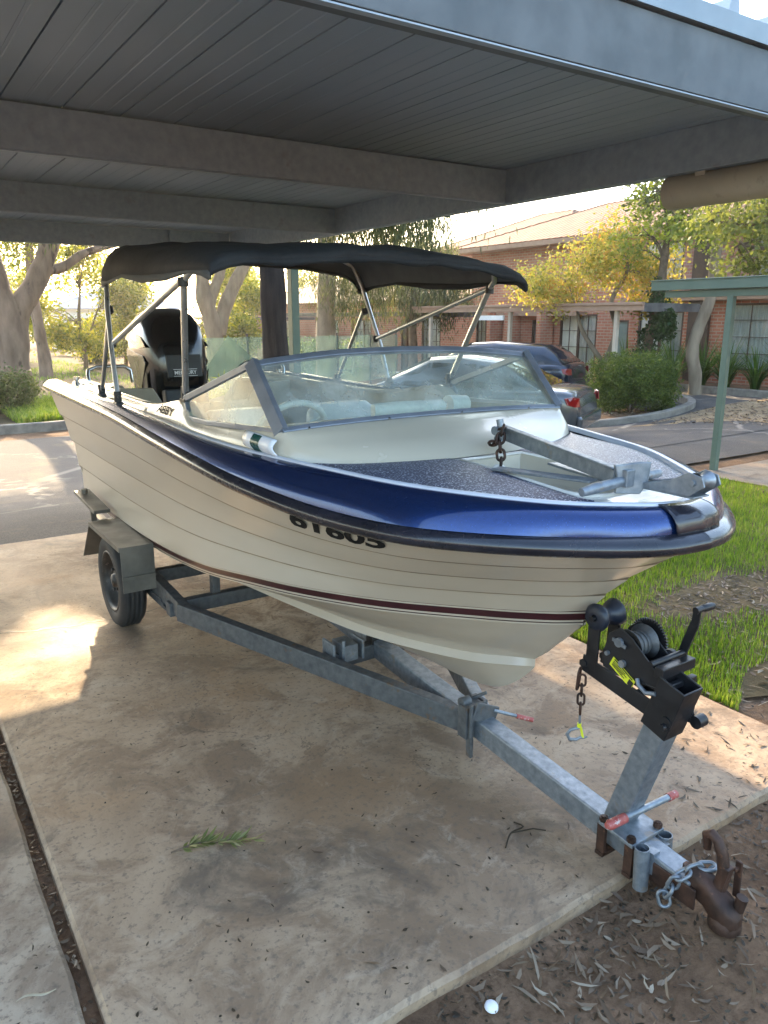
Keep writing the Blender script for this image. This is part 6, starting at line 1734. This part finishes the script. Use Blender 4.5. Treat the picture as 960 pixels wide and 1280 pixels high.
def pts_dirt(n):
    x = .3 + rng.random(n) * 4.2; y = -.1 + rng.random(n) * 1.33
    dens = .35 + .65 * np.exp(-((y - 1.08) / .22) ** 2) + .35 * (np.sin(x * 5 + y * 7) > .2)
    k = rng.random(n) < dens; x, y = x[k], y[k]
    m = n // 4; c_ = rng.integers(0, 34, m); cx_ = .4 + rng.random(34) * 3.6; cy_ = .35 + .85 * rng.random(34) ** .6
    x = np.r_[x, cx_[c_] + rng.normal(size=m) * .10]; y = np.r_[y, np.minimum(cy_[c_] + rng.normal(size=m) * .05, 1.235)]
    z = np.array([relief(a, b) for a, b in zip(x, y)]); return np.stack([x, y, -.042 + z + rng.random(len(x)) * .014], 1)
litter('leaf_litter', 'dry grey brown gum leaves scattered over the dirt', pts_dirt(2600), .055, .009, M['litter'], .5, .3)
litter('leaf_litter', 'larger curled gum leaves among the litter on the dirt', pts_dirt(260), .10, .016, M['litter'], .4, .3)
def pts_crumb(n):
    x = .3 + rng.random(n) * 4.4; y = -.1 + rng.random(n) * 1.34; z = np.array([relief(a, b) for a, b in zip(x, y)]); return np.stack([x, y, -.043 + z + rng.random(len(x)) * .006], 1)
litter('bark_crumbs', 'fine dark bark and twig crumbs on the dirt', pts_crumb(8000), .02, .007, M['debris'])
def pts_right(n):
    x = 2.98 + rng.random(n) * 1.9; y = .9 + rng.random(n) * 1.3; k = rng.random(n) < np.clip(1.3 - (y - 1.0) * .8, .1, 1); return np.stack([x[k], y[k], -.018 + rng.random(k.sum()) * .012], 1)
litter('leaf_litter', 'dry leaves at the bare edge of the lawn', pts_right(900), .07, .013, M['litter'])
def pts_bare(n):
    x = np.r_[4.25 + rng.normal(size=n) * .6, 4.2 + rng.normal(size=n) * .65]; y = np.r_[2.55 + rng.normal(size=n) * .22, 1.45 + rng.normal(size=n) * .3]
    k = (x > 3.0) & (y > .9); return np.stack([x[k], y[k], np.full(k.sum(), -.014)], 1)
litter('lawn_litter', 'dry leaves and bark on the bare lawn patches', pts_bare(420), .06, .011, M['litter'], .4)
litter('lawn_crumbs', 'dark crumbs and sticks on the bare lawn patches', pts_bare(900), .03, .008, M['debris'], .3)
def pts_slab(n):
    x = -.6 + rng.random(n) * 3.5; y = 1.28 + rng.random(n) ** 1.3 * 4.5; k = abs(x - .25) > .035; return np.stack([x[k], y[k], np.full(k.sum(), .003)], 1)
litter('slab_debris', 'small dark leaf scraps scattered over the slab', pts_slab(900), .017, .006, M['debris'], .2)
litter('slab_leaves', 'a few dry leaves lying on the slab', pts_slab(80), .05, .008, M['litter'], .2)
def pts_edge(n):
    x = 2.2 + rng.random(n) * .7; y = 1.27 + rng.random(n) ** 2 * .5; return np.stack([x, y, np.full(n, .004)], 1)
litter('edge_leaves', 'leaves and twigs blown on to the slab corner', pts_edge(70), .05, .008, M['debris'], .2)
def pts_joint(n):
    y = 1.25 + rng.random(n) * 4.9; x = .235 + rng.random(n) * .034; return np.stack([x, y, -.04 + .02 * rng.random(n)], 1)
litter('joint_debris', 'leaf scraps lying in the joint between the slabs', pts_joint(420), .03, .008, M['litter'], .4)
def pts_gravel(n):
    x = 11.8 + rng.random(n) * 4.3; y = 4 + rng.random(n) * 5; z = np.array([T(a, b) for a, b in zip(x, y)]); return np.stack([x, y, z + .01], 1)
litter('gravel_leaves', 'fallen leaves over the sunlit gravel', pts_gravel(2200), .09, .035, M['litter'])
def pts_island(n):
    a = rng.random(n) * 6.28; r_ = rng.random(n) ** .5 * 1.35; return np.stack([12.75 + r_ * np.cos(a), 10.5 + r_ * .8 * np.sin(a), np.full(n, T(12.7, 10.5) + .09)], 1)
litter('island_leaves', 'dry leaves under the round bush', pts_island(800), .08, .03, M['litter'])

# leafy sprig, twig, long leaves and a white scrap
sg = thing('leafy_sprig', 'green leafy sprig lying on the slab', 'sprig', (.69, 2.09, .003))
mb = MB(); tw = cr([(.60, 2.11, .008), (.68, 2.10, .014), (.76, 2.06, .012), (.86, 2.02, .006)], 16); mb.tube([tuple(p) for p in tw], list(np.linspace(.003, .0012, 16)), 6); mb.build('stem', M['wood'], sg)
V = []; F = []
for k in range(90):
    f = .15 + .85 * random.random(); p = Vector(tw[int(f * 15)]); a = random.choice((-1, 1)) * random.uniform(.3, 1.1) - .45; d = Vector((math.cos(a), math.sin(a), random.uniform(.0, .45))); s_ = Vector((-math.sin(a), math.cos(a), random.uniform(-.5, .5))); l = random.uniform(.03, .06); w = .0048
    i = len(V); V += [p, p + d * l * .5 + s_ * w, p + d * l, p + d * l * .5 - s_ * w]; F.append((i, i + 1, i + 2, i + 3))
mb = MB(); mb.add(V, F); mb.build('leaves', M['sprig'], sg)
def leaf_obj(name, label, a, b, w, mat, z):
    a = Vector((*a, z)); b = Vector((*b, z)); t = b - a; s_ = Vector((-t.y, t.x, 0)).normalized(); mb = MB(); rows_ = []
    for q in np.linspace(0, 1, 11):
        c = a + t * q + s_ * .07 * t.length * math.sin(math.pi * q) + Vector((0, 0, .004 + .006 * math.sin(q * 7)))
        ww = w * math.sin(math.pi * min(max(q, .03), .97)) ** .7 / 2; rows_.append([c - s_ * ww, c + Vector((0, 0, .002)), c + s_ * ww])
    mb.grid(rows_, 0, True); return tag(mb.build(name, mat), label, 'leaf')
lm = surf('dry_leaf_pale', (.36, .3, .2), (.46, .4, .28), 20, .7)
leaf_obj('fallen_leaf', 'long pale dry leaf on the left slab nearest the camera', (.075, 1.65), (.21, 1.62), .016, lm, .002)
leaf_obj('fallen_leaf', 'shorter pale leaf above the long one on the left slab', (.10, 1.79), (.19, 1.77), .009, lm, .002)
mb = MB(); mb.tube([tuple(p) for p in cr([(1.50, 1.54, .006), (1.56, 1.58, .01), (1.62, 1.585, .008), (1.61, 1.62, .006)], 14)], .003, 6); mb.tube([(1.56, 1.58, .01), (1.64, 1.56, .006), (1.67, 1.53, .005)], .0025, 6)
tag(mb.build('twig', M['debris']), 'thin dark forked twig on the slab beside the drawbar', 'twig')
mb = MB(); mb.lathe([(0, .012), (.012, .012), (.017, .008), (.018, .0)], (1.10, 1.155, -.042), (.1, -.1, 1), 14); tag(mb.build('bottle_cap', M['white']), 'white round cap lying on the dirt in front of the slab', 'cap')

# ------------------------------------------------------------------ light, sky, camera
w = bpy.data.worlds.new('World'); S.world = w; w.use_nodes = True
nt = w.node_tree; nt.nodes.clear()
sk = nt.nodes.new('ShaderNodeTexSky'); sk.sky_type = 'NISHITA'; sk.sun_disc = False
SUN_AZ, SUN_EL = R(13), R(27.5)
sk.sun_elevation = SUN_EL; sk.sun_rotation = SUN_AZ; sk.air_density = 1.2; sk.dust_density = 2.5; sk.ozone_density = 1.0
bg = nt.nodes.new('ShaderNodeBackground'); bg.inputs[1].default_value = .15
ow = nt.nodes.new('ShaderNodeOutputWorld')
nt.links.new(sk.outputs[0], bg.inputs[0]); nt.links.new(bg.outputs[0], ow.inputs[0])
sl = bpy.data.lights.new('sun', 'SUN'); sl.energy = 2.1; sl.angle = R(.6); sl.color = (1, .76, .47)
so = bpy.data.objects.new('sun', sl); COL.objects.link(so)
sd3 = Vector((math.sin(SUN_AZ) * math.cos(SUN_EL), math.cos(SUN_AZ) * math.cos(SUN_EL), math.sin(SUN_EL)))
so.rotation_euler = sd3.to_track_quat('Z', 'Y').to_euler(); so.location = sd3 * 60

hm, nt2, out2 = new_mat('glare_haze')  # volume added round the whole scene to imitate lens glare
pv = nt2.nodes.new('ShaderNodeVolumePrincipled'); pv.inputs['Color'].default_value = (.96, .93, .86, 1)
pv.inputs['Density'].default_value = .0013; pv.inputs['Anisotropy'].default_value = .75
nt2.links.new(pv.outputs[0], out2.inputs[1])
mb = MB(); mb.box((50, 50, 5.5), (920, 920, 14.2)); tag(mb.build('added_haze', hm), 'added thin golden haze imitating lens glare', None, None, 'stuff')

cd = bpy.data.cameras.new('camera'); cd.sensor_fit = 'HORIZONTAL'; cd.sensor_width = 36; cd.lens = 957 / 960 * 36
cd.clip_start = .05; cd.clip_end = 2000
co = bpy.data.objects.new('camera', cd); COL.objects.link(co)
co.location = (0, 0, 1.65); co.rotation_euler = (R(90 - 14.2), 0, -R(33.8)); S.camera = co
S.view_settings.view_transform = 'Standard'; S.view_settings.look = 'None'; S.view_settings.exposure = 2.65; S.view_settings.gamma = 1
S.view_settings.use_curve_mapping = False
S.cycles.use_denoising = True
S.cycles.max_bounces = 8; S.cycles.transparent_max_bounces = 16
